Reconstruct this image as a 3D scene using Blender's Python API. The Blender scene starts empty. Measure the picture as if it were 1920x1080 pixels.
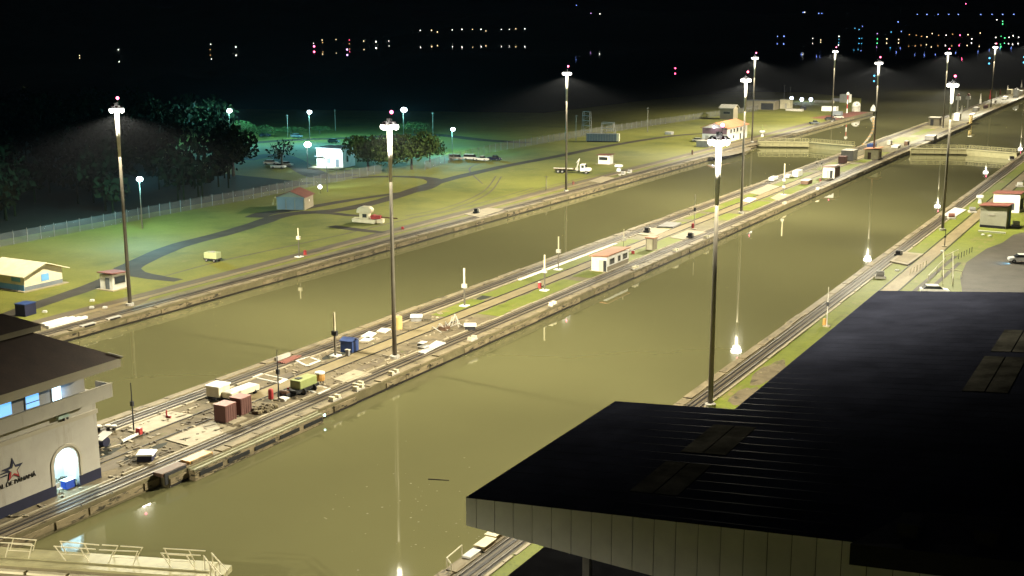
import bpy, bmesh, math, random
from mathutils import Vector, Matrix, noise as mnoise
from mathutils.bvhtree import BVHTree
R = math.radians
rnd = random.Random(7)
sc = bpy.context.scene
COL = sc.collection

# ------------------------------------------------------------------ camera
F_PX, PITCH, YAW, ROLL = 2320.2, R(12.1254), R(28.7574), R(-0.13505)
CAM = Vector((133.16, 0.0, 41.673))
_F = Vector((-math.sin(YAW)*math.cos(PITCH), math.cos(YAW)*math.cos(PITCH), -math.sin(PITCH)))
_r0 = Vector((math.cos(YAW), math.sin(YAW), 0)); _u0 = _r0.cross(_F)
_Rt = _r0*math.cos(ROLL) + _u0*math.sin(ROLL); _Up = -_r0*math.sin(ROLL) + _u0*math.cos(ROLL)
cam_d = bpy.data.cameras.new('camera'); cam = bpy.data.objects.new('camera', cam_d); COL.objects.link(cam)
cam_d.sensor_width = 36.0; cam_d.lens = F_PX/1920*36.0; cam_d.clip_start = 0.5; cam_d.clip_end = 30000
cam.matrix_world = Matrix(((_Rt.x, _Up.x, -_F.x, CAM.x), (_Rt.y, _Up.y, -_F.y, CAM.y), (_Rt.z, _Up.z, -_F.z, CAM.z), (0, 0, 0, 1)))
sc.camera = cam

# survey helpers: a sight line of the photograph met with the ground or with a wall plane gives a real place
def ray(x, y): return _F + _Rt*((x-960)/F_PX) - _Up*((y-540)/F_PX)
def G(x, y, z=0.0):
    d = ray(x, y); t = (z-CAM.z)/d.z; return CAM + d*t
def onX(x, y, X):
    d = ray(x, y); return CAM + d*((X-CAM.x)/d.x)
def onY(x, y, Y):
    d = ray(x, y); return CAM + d*((Y-CAM.y)/d.y)
def mpp(p): return (Vector(p)-CAM).dot(_F)/F_PX
def PX(p):
    d = Vector(p)-CAM; z = d.dot(_F); return 960+F_PX*d.dot(_Rt)/z, 540-F_PX*d.dot(_Up)/z

# ------------------------------------------------------------------ night sky, moonlight, exposure
w = bpy.data.worlds.new('World'); sc.world = w; w.use_nodes = True
nt = w.node_tree; bg = nt.nodes['Background']
sky = nt.nodes.new('ShaderNodeTexSky'); sky.sky_type = 'NISHITA'; sky.sun_disc = False
sky.sun_elevation = R(-3.0); sky.sun_rotation = R(120)
nt.links.new(sky.outputs[0], bg.inputs[0]); bg.inputs[1].default_value = 0.13
sd = bpy.data.lights.new('moon', 'SUN'); sd.energy = 0.006; sd.angle = R(0.5); sd.color = (0.75, 0.85, 1.0)
so = bpy.data.objects.new('moon', sd); COL.objects.link(so); so.rotation_euler = (R(50), 0, R(120))
sc.view_settings.view_transform = 'Standard'; sc.view_settings.look = 'None'
sc.view_settings.exposure = 0.0; sc.view_settings.gamma = 1.0
cy = sc.cycles
cy.use_light_tree = True; cy.sample_clamp_indirect = 10.0; cy.sample_clamp_direct = 10.0; cy.max_bounces = 5; cy.diffuse_bounces = 2; cy.glossy_bounces = 3
cy.transparent_max_bounces = 12; cy.caustics_reflective = False; cy.caustics_refractive = False
cy.use_denoising = True

# ------------------------------------------------------------------ materials
def lin(c):
    return tuple(x/12.92 if x <= 0.04045 else ((x+0.055)/1.055)**2.4 for x in [v/255 for v in c])
MATS = {}
def mat(name, col, rough=0.7, var=0.25, scale=0.6, bump=0.0, metal=0.0, col2=None, spec=0.3, detail=6, thr=None, stretch=None):
    if name in MATS: return MATS[name]
    m = bpy.data.materials.new(name); m.use_nodes = True; n = m.node_tree.nodes; l = m.node_tree.links
    b = n['Principled BSDF']; b.inputs['Roughness'].default_value = rough; b.inputs['Metallic'].default_value = metal
    b.inputs['Specular IOR Level'].default_value = spec
    tc = n.new('ShaderNodeTexCoord'); mp = n.new('ShaderNodeMapping'); l.new(tc.outputs['Object'], mp.inputs[0])
    if stretch: mp.inputs['Scale'].default_value = stretch
    nz = n.new('ShaderNodeTexNoise'); nz.inputs['Scale'].default_value = scale; nz.inputs['Detail'].default_value = detail; nz.inputs['Roughness'].default_value = 0.65
    l.new(mp.outputs[0], nz.inputs['Vector'])
    cr = n.new('ShaderNodeValToRGB')
    c2 = col2 if col2 else tuple(max(0, c*(1+var)) for c in col)
    c1 = col if col2 else tuple(c*(1-var) for c in col)
    lo, hi = thr if thr else (0.3, 0.7)
    cr.color_ramp.elements[0].position = lo; cr.color_ramp.elements[1].position = hi
    cr.color_ramp.elements[0].color = (*c1, 1); cr.color_ramp.elements[1].color = (*c2, 1)
    l.new(nz.outputs['Fac'], cr.inputs[0]); l.new(cr.outputs[0], b.inputs['Base Color'])
    if bump:
        bp = n.new('ShaderNodeBump'); bp.inputs['Strength'].default_value = bump; bp.inputs['Distance'].default_value = 0.05
        n2 = n.new('ShaderNodeTexNoise'); n2.inputs['Scale'].default_value = scale*6; n2.inputs['Detail'].default_value = 4
        l.new(mp.outputs[0], n2.inputs['Vector']); l.new(n2.outputs['Fac'], bp.inputs['Height']); l.new(bp.outputs[0], b.inputs['Normal'])
    MATS[name] = m; return m
def emit(name, col, strength, sample=False):
    if name in MATS: return MATS[name]
    m = bpy.data.materials.new(name); m.use_nodes = True; n = m.node_tree.nodes; l = m.node_tree.links
    b = n['Principled BSDF']; b.inputs['Base Color'].default_value = (0.3, 0.3, 0.3, 1)
    b.inputs['Emission Color'].default_value = (*col, 1); b.inputs['Emission Strength'].default_value = strength
    if not sample: m.cycles.emission_sampling = 'NONE'
    MATS[name] = m; return m

def mix_layers(m, layers):
    """adds further noise-masked colours on the material's base colour: (colour, scale, lo, hi, stretch)"""
    n = m.node_tree.nodes; l = m.node_tree.links; b = n['Principled BSDF']
    src = b.inputs['Base Color'].links[0].from_socket
    tc = [x for x in n if x.type == 'TEX_COORD'][0]
    for i, (col, scale, lo, hi, st) in enumerate(layers):
        mp = n.new('ShaderNodeMapping'); mp.inputs['Scale'].default_value = st; mp.inputs['Location'].default_value = (13.7*i+3, 7.1*i, 2.3)
        l.new(tc.outputs['Object'], mp.inputs[0])
        nz = n.new('ShaderNodeTexNoise'); nz.inputs['Scale'].default_value = scale; nz.inputs['Detail'].default_value = 8; nz.inputs['Roughness'].default_value = 0.7
        l.new(mp.outputs[0], nz.inputs['Vector'])
        mr = n.new('ShaderNodeMapRange'); mr.inputs[1].default_value = lo; mr.inputs[2].default_value = hi
        l.new(nz.outputs['Fac'], mr.inputs[0])
        mx = n.new('ShaderNodeMix'); mx.data_type = 'RGBA'; l.new(mr.outputs[0], mx.inputs[0])
        l.new(src, mx.inputs[6]); mx.inputs[7].default_value = (*col, 1); src = mx.outputs[2]
    l.new(src, b.inputs['Base Color']); return m

def water_mat():
    m = bpy.data.materials.new('muddy_water'); m.use_nodes = True; n = m.node_tree.nodes; l = m.node_tree.links
    b = n['Principled BSDF']; b.inputs['Roughness'].default_value = 0.02; b.inputs['IOR'].default_value = 1.33
    tc = n.new('ShaderNodeTexCoord')
    nz = n.new('ShaderNodeTexNoise'); nz.inputs['Scale'].default_value = 0.02; nz.inputs['Detail'].default_value = 5
    l.new(tc.outputs['Object'], nz.inputs['Vector'])
    cr = n.new('ShaderNodeValToRGB'); cr.color_ramp.elements[0].position = 0.3; cr.color_ramp.elements[1].position = 0.7
    cr.color_ramp.elements[0].color = (0.094, 0.089, 0.041, 1); cr.color_ramp.elements[1].color = (0.119, 0.113, 0.051, 1)
    l.new(nz.outputs['Fac'], cr.inputs[0])
    l.new(cr.outputs[0], b.inputs['Base Color'])
    n2 = n.new('ShaderNodeTexNoise'); n2.inputs['Scale'].default_value = 0.9; n2.inputs['Detail'].default_value = 3
    l.new(tc.outputs['Object'], n2.inputs['Vector'])
    bp = n.new('ShaderNodeBump'); bp.inputs['Strength'].default_value = 0.035; bp.inputs['Distance'].default_value = 0.03
    l.new(n2.outputs['Fac'], bp.inputs['Height']); l.new(bp.outputs[0], b.inputs['Normal'])
    return m

def mesh_screen(name, col, frac):
    """chain-link: part of the surface is open"""
    m = bpy.data.materials.new(name); m.use_nodes = True; n = m.node_tree.nodes; l = m.node_tree.links
    b = n['Principled BSDF']; b.inputs['Base Color'].default_value = (*col, 1); b.inputs['Roughness'].default_value = 0.6; b.inputs['Metallic'].default_value = 0.3
    tr = n.new('ShaderNodeBsdfTransparent'); mx = n.new('ShaderNodeMixShader'); mx.inputs[0].default_value = frac
    tc = n.new('ShaderNodeTexCoord'); nz = n.new('ShaderNodeTexNoise'); nz.inputs['Scale'].default_value = 0.35; l.new(tc.outputs['Object'], nz.inputs['Vector'])
    mr = n.new('ShaderNodeMapRange'); mr.inputs[1].default_value = .3; mr.inputs[2].default_value = .7; mr.inputs[3].default_value = frac*.8; mr.inputs[4].default_value = min(1, frac*1.25)
    l.new(nz.outputs['Fac'], mr.inputs[0]); l.new(mr.outputs[0], mx.inputs[0])
    l.new(tr.outputs[0], mx.inputs[1]); l.new(b.outputs[0], mx.inputs[2]); l.new(mx.outputs[0], n['Material Output'].inputs[0])
    return m

M_grass = mat('grass', (0.115, 0.118, 0.017), 0.9, scale=0.12, col2=(0.165, 0.158, 0.026), bump=0.4)
mix_layers(M_grass, [((0.075, 0.085, 0.014), 0.05, 0.52, 0.68, (1, 1, 1)), ((0.2, 0.165, 0.05), 0.35, 0.60, 0.72, (1, .35, 1)), ((0.10, 0.11, 0.018), 2.5, 0.5, 0.7, (1, 1, 1))])
M_grass2 = mat('strip_grass', (0.085, 0.102, 0.007), 0.9, scale=0.3, col2=(0.125, 0.138, 0.011), bump=0.4)
mix_layers(M_grass2, [((0.17, 0.13, 0.05), 0.22, 0.58, 0.68, (1, .5, 1)), ((0.06, 0.078, 0.008), 1.5, 0.55, 0.7, (1, 1, 1))])
M_conc = mat('old_concrete', (0.082, 0.070, 0.035), 0.85, scale=0.35, col2=(0.150, 0.125, 0.065), bump=0.3)
mix_layers(M_conc, [((0.055, 0.045, 0.028), 0.5, 0.56, 0.70, (1, .25, 1)), ((0.24, 0.195, 0.115), 0.9, 0.61, 0.70, (1, .4, 1)), ((0.07, 0.05, 0.03), 3.0, 0.58, 0.7, (1, 1, 1))])
M_face = mat('wet_wall_concrete', (0.10, 0.08, 0.045), 0.8, scale=0.8, col2=(0.26, 0.205, 0.12), bump=0.6, stretch=(1, .5, 1.4))
mix_layers(M_face, [((0.02, 0.017, 0.01), 0.9, 0.52, 0.60, (1, .7, 2.5)), ((0.26, 0.2, 0.12), 0.7, 0.6, 0.66, (1, .6, 2))])
M_cope = mat('coping_concrete', (0.10, 0.08, 0.045), 0.85, scale=0.8, col2=(0.22, 0.175, 0.105), bump=0.3, stretch=(1, .4, 1))
mix_layers(M_cope, [((0.05, 0.04, 0.025), 1.2, 0.56, 0.64, (1, .35, 1))])
M_bed = mat('track_bed', (0.06, 0.047, 0.03), 0.85, scale=0.9, col2=(0.11, 0.085, 0.052), stretch=(1, .15, 1))
M_strip = mat('pale_track_strip', (0.13, 0.10, 0.05), 0.85, scale=0.7, col2=(0.21, 0.165, 0.085), stretch=(1, .3, 1))
M_slot = mat('dark_slot', (0.012, 0.009, 0.007), 0.8, scale=1.5, var=0.4)
M_rail = mat('worn_rail', (0.10, 0.08, 0.055), 0.5, scale=1.2, var=0.5, metal=0.0, stretch=(1, .15, 1))
M_dirt = mat('bare_dirt', (0.075, 0.058, 0.032), 0.95, scale=0.5, col2=(0.15, 0.118, 0.068), bump=0.5)
mix_layers(M_dirt, [((0.05, 0.04, 0.022), 0.7, 0.54, 0.64, (1, .6, 1)), ((0.21, 0.17, 0.105), 1.1, 0.61, 0.68, (1, .6, 1)), ((0.075, 0.08, 0.018), 0.4, 0.6, 0.68, (1, 1, 1))])
M_asph = mat('asphalt', (0.040, 0.034, 0.027), 0.85, scale=0.25, col2=(0.062, 0.053, 0.042), spec=.1, bump=0.2)
M_asphw = mat('worn_asphalt', (0.045, 0.040, 0.031), 0.85, scale=0.2, col2=(0.075, 0.066, 0.052), bump=0.2, spec=.1)
M_slab = mat('pale_slab', (0.21, 0.175, 0.115), 0.8, scale=0.8, col2=(0.31, 0.265, 0.18), bump=0.1)
mix_layers(M_slab, [((0.2, 0.15, 0.08), 0.9, 0.58, 0.7, (1, 1, 1))])
M_white = mat('white_paint', (0.62, 0.60, 0.55), 0.5, scale=1.0, col2=(0.78, 0.76, 0.72))
M_offw = mat('aged_white', (0.30, 0.28, 0.24), 0.6, scale=1.0, col2=(0.44, 0.41, 0.36))
M_cream = mat('cream_paint', (0.50, 0.45, 0.31), 0.55, scale=0.8, col2=(0.64, 0.58, 0.42))
M_gate = mat('gate_cream_paint', (0.21, 0.19, 0.10), 0.5, scale=0.9, col2=(0.29, 0.265, 0.145), bump=0.05)
mix_layers(M_gate, [((0.2, 0.14, 0.06), 1.2, 0.64, 0.74, (1, 1, 1))])
M_gatef = mat('gate_face_steel', (0.10, 0.085, 0.05), 0.6, scale=0.7, col2=(0.17, 0.145, 0.08))
M_beige = mat('beige_stucco', (0.38, 0.355, 0.31), 0.85, scale=0.4, var=0.08, bump=0.1)
mix_layers(M_beige, [((0.28, 0.255, 0.21), 0.8, 0.54, 0.72, (1, 1, .12)), ((0.42, 0.395, 0.34), 0.25, 0.55, 0.7, (1, 1, 1))])
M_band = mat('ledge_stucco', (0.37, 0.335, 0.265), 0.85, scale=0.4, var=0.08)
M_grey = mat('grey_metal', (0.22, 0.21, 0.2), 0.5, scale=1.0, var=0.2, metal=0.2)
M_pole = mat('galvanised_pole', (0.14, 0.125, 0.1), 0.45, scale=0.6, var=0.2, metal=0.5)
M_dark = mat('dark_steel', (0.02, 0.02, 0.022), 0.6, scale=1.0, var=0.3)
M_black = mat('black_rubber', (0.012, 0.012, 0.012), 0.85, scale=1.0, var=0.3)
M_red = mat('red_paint', (0.28, 0.03, 0.03), 0.5, scale=1.0, var=0.2)
M_redroof = mat('red_roof_sheet', (0.16, 0.06, 0.045), 0.7, scale=0.7, var=0.18)
M_orroof = mat('orange_roof_sheet', (0.38, 0.17, 0.09), 0.7, scale=0.5, var=0.2)
M_tile = mat('dark_roof_tile', (0.035, 0.02, 0.014), 0.8, scale=0.8, var=0.25, bump=0.3)
M_maroon = mat('maroon_container_paint', (0.11, 0.05, 0.042), 0.6, scale=0.8, var=0.15)
M_maroonl = mat('maroon_container_top', (0.17, 0.065, 0.05), 0.6, scale=0.8, var=0.15)
M_blue = mat('blue_paint', (0.022, 0.045, 0.145), 0.5, scale=0.8, var=0.2)
M_navy = mat('navy_paint', (0.012, 0.013, 0.035), 0.6, scale=0.8, var=0.2)
M_sky = mat('light_blue_paint', (0.12, 0.3, 0.55), 0.6, scale=0.8, var=0.1)
M_yellow = mat('yellow_tank_paint', (0.42, 0.30, 0.11), 0.55, scale=0.8, var=0.15)
M_ygreen = mat('pale_green_paint', (0.21, 0.235, 0.085), 0.55, scale=0.8, var=0.15)
M_orange = mat('orange_paint', (0.36, 0.19, 0.05), 0.55, scale=0.8, var=0.15)
M_glass = mat('dark_glass', (0.02, 0.025, 0.03), 0.12, scale=0.8, var=0.2, spec=0.6)
M_brown = mat('brown_wood', (0.09, 0.05, 0.03), 0.7, scale=0.8, var=0.25)
M_tan = mat('tan_wall', (0.20, 0.17, 0.115), 0.8, scale=0.5, var=0.12)
M_bluegrey = mat('blue_grey_shed_wall', (0.13, 0.145, 0.16), 0.7, scale=0.5, var=0.12)
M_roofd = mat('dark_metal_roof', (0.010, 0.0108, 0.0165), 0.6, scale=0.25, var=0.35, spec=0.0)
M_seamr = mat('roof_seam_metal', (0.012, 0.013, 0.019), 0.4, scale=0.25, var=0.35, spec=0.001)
M_sky_l = mat('translucent_roof_sheet', (0.028, 0.0265, 0.022), 0.6, scale=0.35, var=0.8, spec=0.0)
M_fascia = mat('grey_fascia_panel', (0.74, 0.74, 0.68), 0.6, scale=0.4, var=0.1)
M_seam = mat('panel_seam', (0.02, 0.02, 0.018), 0.7, scale=1, var=0.2)
M_bark = mat('bark', (0.05, 0.042, 0.03), 0.9, scale=2.0, var=0.3)
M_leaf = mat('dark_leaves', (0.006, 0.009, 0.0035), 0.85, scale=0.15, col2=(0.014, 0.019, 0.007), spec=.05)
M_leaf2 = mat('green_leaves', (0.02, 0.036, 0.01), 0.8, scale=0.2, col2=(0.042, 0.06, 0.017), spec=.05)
M_hill = mat('dark_hillside', (0.012, 0.016, 0.01), 0.95, scale=0.003, var=0.4)
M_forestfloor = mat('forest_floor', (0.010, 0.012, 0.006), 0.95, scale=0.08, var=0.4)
M_fence = mesh_screen('chain_link', (0.13, 0.13, 0.125), 0.36)
M_post = mat('fence_post_metal', (0.17, 0.17, 0.16), 0.5, scale=1, var=0.2, metal=0.3)
WARM = (1.0, 0.93, 0.70)
M_lens = emit('flood_lens', (1.0, 0.95, 0.82), 240)
M_cool = emit('cool_lamp_lens', (0.75, 0.95, 1.0), 90)
M_beacon = emit('red_beacon', (1.0, 0.12, 0.25), 14)
M_win = emit('lit_blue_window', (0.16, 0.5, 1.0), 1.3)
M_winw = emit('lit_white_window', (0.62, 0.88, 1.0), 3.0)
M_water = water_mat()

# ------------------------------------------------------------------ mesh collector
class MB:
    def __init__(s): s.v = []; s.f = []
    def add(s, vs, fs):
        o = len(s.v); s.v += [tuple(v) for v in vs]; s.f += [tuple(i+o for i in f) for f in fs]; return s
    def box(s, c, d, rz=0.0, taper=1.0):
        x, y, z = d[0]/2, d[1]/2, d[2]/2; ca, sa = math.cos(rz), math.sin(rz); vs = []
        for k in (-1, 1):
            t = 1.0 if k < 0 else taper
            for a, b in ((-1, -1), (1, -1), (1, 1), (-1, 1)):
                px, py = a*x*t, b*y*t; vs.append((c[0]+px*ca-py*sa, c[1]+px*sa+py*ca, c[2]+k*z))
        return s.add(vs, [(3, 2, 1, 0), (4, 5, 6, 7), (0, 1, 5, 4), (1, 2, 6, 5), (2, 3, 7, 6), (3, 0, 4, 7)])
    def b2(s, x0, x1, y0, y1, z0, z1): return s.box(((x0+x1)/2, (y0+y1)/2, (z0+z1)/2), (abs(x1-x0), abs(y1-y0), abs(z1-z0)))
    def cyl(s, p0, p1, r0, r1=None, n=10, caps=True):
        r1 = r0 if r1 is None else r1; p0, p1 = Vector(p0), Vector(p1); d = (p1-p0)
        if d.length < 1e-6: return s
        d.normalize(); a = d.orthogonal().normalized(); b = d.cross(a); vs = []; fs = []
        for p, r in ((p0, r0), (p1, r1)):
            for i in range(n):
                t = 2*math.pi*i/n; vs.append(p + (a*math.cos(t)+b*math.sin(t))*r)
        for i in range(n): j = (i+1) % n; fs.append((i, j, n+j, n+i))
        if caps: fs += [tuple(range(n-1, -1, -1)), tuple(range(n, 2*n))]
        return s.add(vs, fs)
    def lathe(s, prof, n=14, c=(0, 0, 0)):
        vs = []; fs = []
        for r, z in prof:
            for i in range(n): t = 2*math.pi*i/n; vs.append((c[0]+r*math.cos(t), c[1]+r*math.sin(t), c[2]+z))
        for k in range(len(prof)-1):
            for i in range(n): j = (i+1) % n; fs.append((k*n+i, k*n+j, (k+1)*n+j, (k+1)*n+i))
        fs += [tuple(range(n-1, -1, -1)), tuple((len(prof)-1)*n+i for i in range(n))]
        return s.add(vs, fs)
    def ball(s, c, r, n=8, m=6, sz=1.0):
        vs = [(c[0], c[1], c[2]-r*sz)]; fs = []
        for k in range(1, m):
            p = math.pi*k/m
            for i in range(n): t = 2*math.pi*i/n; vs.append((c[0]+r*math.sin(p)*math.cos(t), c[1]+r*math.sin(p)*math.sin(t), c[2]-r*sz*math.cos(p)))
        vs.append((c[0], c[1], c[2]+r*sz)); L = len(vs)-1
        for i in range(n):
            j = (i+1) % n; fs.append((0, 1+j, 1+i))
            for k in range(m-2): a = 1+k*n; fs.append((a+i, a+j, a+n+j, a+n+i))
            a = 1+(m-2)*n; fs.append((a+i, a+j, L))
        return s.add(vs, fs)
    def prism(s, poly, z0, z1):
        n = len(poly); vs = [(x, y, z0) for x, y in poly]+[(x, y, z1) for x, y in poly]
        fs = [tuple(range(n-1, -1, -1)), tuple(range(n, 2*n))]+[(i, (i+1) % n, n+(i+1) % n, n+i) for i in range(n)]
        return s.add(vs, fs)
    def profY(s, poly, y0, y1):     # polygon in x,z pulled along y
        n = len(poly); vs = [(x, y0, z) for x, z in poly]+[(x, y1, z) for x, z in poly]
        fs = [tuple(range(n)), tuple(range(2*n-1, n-1, -1))]+[(i, n+i, n+(i+1) % n, (i+1) % n) for i in range(n)]
        return s.add(vs, fs)
    def profX(s, poly, x0, x1):     # polygon in y,z pulled along x
        n = len(poly); vs = [(x0, y, z) for y, z in poly]+[(x1, y, z) for y, z in poly]
        fs = [tuple(range(n)), tuple(range(2*n-1, n-1, -1))]+[(i, n+i, n+(i+1) % n, (i+1) % n) for i in range(n)]
        return s.add(vs, fs)
    def build(s, name, m, parent=None, loc=(0, 0, 0), rz=0.0, smooth=False, bevel=0.0):
        me = bpy.data.meshes.new(name); me.from_pydata(s.v, [], s.f)
        bm = bmesh.new(); bm.from_mesh(me); bmesh.ops.recalc_face_normals(bm, faces=bm.faces); bm.to_mesh(me); bm.free()
        me.materials.append(m)
        if smooth:
            for p in me.polygons: p.use_smooth = True
        o = bpy.data.objects.new(name, me); COL.objects.link(o); o.location = loc; o.rotation_euler = (0, 0, rz)
        if parent: o.parent = parent
        if bevel:
            md = o.modifiers.new('edge', 'BEVEL'); md.width = bevel; md.segments = 1; md.limit_method = 'ANGLE'
        return o
def tag(o, label, cat, group=None, kind=None):
    if label: o['label'] = label
    if cat: o['category'] = cat
    if group: o['group'] = group
    if kind: o['kind'] = kind
    return o
def thing(name, label, cat, loc=(0, 0, 0), rz=0.0, group=None):
    o = bpy.data.objects.new(name, None); COL.objects.link(o); o.location = loc; o.rotation_euler = (0, 0, rz)
    o.empty_display_size = 0.5
    return tag(o, label, cat, group)
def dup(root, loc, rz=None, label=None, scale=None, group=None):
    r = root.copy(); COL.objects.link(r); r.location = loc
    if rz is not None: r.rotation_euler = (0, 0, rz)
    if label: r['label'] = label
    if group: r['group'] = group
    if scale: r.scale = (scale,)*3
    for ch in list(root.children):
        c = ch.copy(); COL.objects.link(c); c.parent = r
        for g in ch.children:
            d = g.copy(); COL.objects.link(d); d.parent = c
    return r
def struct(o): o['kind'] = 'structure'; return o
def sheet(name, pts, z, m, thick=0.03):
    return struct(MB().prism([(p[0], p[1]) for p in pts], z-thick, z).build(name, m))
def smooth_line(pts, n=8):
    P = [Vector(p) for p in pts]; out = []
    for i in range(len(P)-1):
        a, b, c, d = P[max(i-1, 0)], P[i], P[i+1], P[min(i+2, len(P)-1)]
        for k in range(n):
            t = k/n; out.append(0.5*((2*b)+(c-a)*t+(2*a-5*b+4*c-d)*t*t+(3*b-a-3*c+d)*t**3))
    out.append(P[-1]); return out
def ribbon(name, pts, widths, z, m):
    L = smooth_line(pts); n = len(L); vs = []; fs = []
    for i, p in enumerate(L):
        d = (L[min(i+1, n-1)]-L[max(i-1, 0)]); d.z = 0; d.normalize(); q = Vector((-d.y, d.x, 0))
        t = i/(n-1)*(len(widths)-1); k = min(int(t), len(widths)-2); wd = widths[k]+(widths[k+1]-widths[k])*(t-k)
        wd *= 1+0.12*mnoise.noise(Vector((i*0.35, 3.1, z*50)))
        vs += [(p.x+q.x*wd/2, p.y+q.y*wd/2, z), (p.x-q.x*wd/2, p.y-q.y*wd/2, z)]
        if i: fs.append((2*i-2, 2*i-1, 2*i+1, 2*i))
    return struct(MB().add(vs, fs).build(name, m))

# ================================================================== SETTING
WZ = -1.2
struct(MB().add([(-12000, -6000, WZ), (12000, -6000, WZ), (12000, 16000, WZ), (-12000, 16000, WZ)], [(0, 1, 2, 3)]).build('water', M_water))
struct(MB().prism([(-5, -120), (-5, 560), (-9, 596), (-17, 640), (-30, 700), (-75, 742), (-112, 735), (-128, 640), (-135, 520), (-300, 470), (-460, 330), (-460, -120)], -4, 0).build('ground', M_grass))
struct(MB().prism([(88.7, -120), (420, -120), (420, 560), (200, 600), (88.7, 560)], -4, 0).build('ground', M_grass2))
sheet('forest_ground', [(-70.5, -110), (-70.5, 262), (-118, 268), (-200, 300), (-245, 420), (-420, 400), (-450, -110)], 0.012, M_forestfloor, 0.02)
# far shore and hills
shore_px = [(-260, 111), (-60, 109), (222, 106), (440, 97), (600, 90), (705, 85), (780, 76), (1000, 74), (1300, 73), (1500, 77), (1700, 77.5), (1950, 77), (2150, 76)]
vs = []; fs = []; NU, NT = 120, 12
def shore_y(x):
    for (a, b), (c, d) in zip(shore_px, shore_px[1:]):
        if a <= x <= c: return b+(d-b)*(x-a)/(c-a)
    return 77
for i in range(NU):
    x = -260+i*(2410/(NU-1)); p = G(x, shore_y(x), WZ); c = Vector((CAM.x, CAM.y, WZ)); d = p-c
    for t in range(NT):
        u = t/(NT-1); q = c+d*(1+0.9*u**1.2)
        top = 95+55*mnoise.noise(Vector((i*0.09, 0.3, 1.7)))+25*mnoise.noise(Vector((i*0.33, 4.3, 1.7)))
        z = WZ-0.5+top*(u**0.9)*(1+0.25*mnoise.noise(Vector((i*0.4, t*0.5, 9)))) if t else WZ-1.5
        vs.append((q.x, q.y, z))
        if i and t: a = i*NT+t; fs.append((a-NT-1, a-1, a, a-NT))
hills_mb = MB().add(vs, fs); hills = struct(hills_mb.build('hills', M_hill))
HBVH = BVHTree.FromPolygons([Vector(v) for v in hills_mb.v], hills_mb.f)

# roads and paths on the left bank, asphalt yard on the right bank
ribbon('road', [G(-40, 612), G(60, 575), G(150, 545), G(215, 520), G(250, 497), G(330, 462), G(420, 438), G(480, 420), G(540, 402), G(640, 393), G(730, 372), G(820, 342), G(900, 322), G(960, 309), G(1040, 294), G(1150, 272), G(1260, 255), G(1330, 250)], [3.0, 3.4, 4.6, 4.2, 4.2, 4.2, 4, 3.8, 3.4, 3.2], 0.016, M_asph)
ribbon('road', [G(238, 500), G(250, 512), G(290, 520), G(335, 526)], [4.5, 3.6, 2.2], 0.02, M_asph)
ribbon('road', [G(478, 408), G(500, 400), G(560, 392), G(640, 378), G(720, 366), G(790, 356), G(815, 342), G(800, 334), G(740, 331), G(660, 333)], [5, 4.5, 3.2, 2.6, 3.2, 4.5, 3.6, 2.6], 0.02, M_asph)
ribbon('road', [G(560, 397), G(620, 400), G(660, 404), G(690, 403)], [3.0, 2.6, 2.6], 0.024, M_asph)
ribbon('road', [G(620, 424), G(680, 432), G(720, 436)], [2.8, 2.6, 2.0], 0.016, M_asph)
ribbon('road', [G(470, 268), G(560, 262), G(680, 258), G(800, 252), G(900, 262), G(990, 268)], [7, 7, 6], 0.024, M_asph)
ribbon('road', [G(455, 300), G(520, 292), G(600, 330), G(660, 326)], [8, 8, 5], 0.02, M_asphw)
sheet('yard', [G(1806, 560), G(1800, 520), G(1812, 492), G(1850, 466), G(1880, 455), G(1900, 440), G(2080, 400), G(2300, 560), (160, 120), (104, 120)], 0.016, M_asphw, 0.02)
sheet('path', [(92.3, 90), (94.6, 90), (94.6, 480), (92.3, 480)], 0.016, M_strip, 0.02)
sheet('path', [(-9.9, -60), (-6.3, -60), (-6.3, 520), (-9.9, 520)], 0.014, M_bed, 0.02)
sheet('path', [(-7.6, -60), (-6.5, -60), (-6.5, 470), (-7.6, 470)], 0.022, M_strip, 0.02)
for k, pts in enumerate([[(760, 405), (840, 388), (905, 360), (930, 330)], [(766, 409), (848, 392), (915, 363), (940, 331)], [(640, 440), (760, 412), (860, 392), (1000, 352)], [(905, 345), (880, 318), (900, 305)], [(300, 520), (420, 488), (540, 462), (660, 436)], [(960, 372), (1040, 350), (1180, 318), (1330, 285)], [(968, 366), (1050, 344), (1190, 312), (1340, 279)]]):
    ribbon('path', [G(u, v) for u, v in pts], [.35, .55, .4], 0.009+0.0006*k, M_bed)
# patches of bare ground near the locks
def blob(cx, cy, rx, ry, seed, n=18):
    return [(cx+rx*math.cos(2*math.pi*i/n)*(1+.35*mnoise.noise(Vector((seed, i*.9, 0)))), cy+ry*math.sin(2*math.pi*i/n)*(1+.35*mnoise.noise(Vector((seed, i*.9, 5))))) for i in range(n)]
for i, (px_, py_, rx, ry) in enumerate([(150, 590, 3.2, 13), (210, 572, 2.2, 8), (1085, 345, 2.6, 9), (1370, 285, 4, 18), (1400, 268, 6, 16), (1395, 742, 1.2, 4), (1440, 700, 1.4, 6)]):
    p = G(px_, py_); sheet('bare_ground', blob(p.x, p.y, rx, ry, i*3.3), 0.012+0.0004*i, M_dirt, 0.02)

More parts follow.
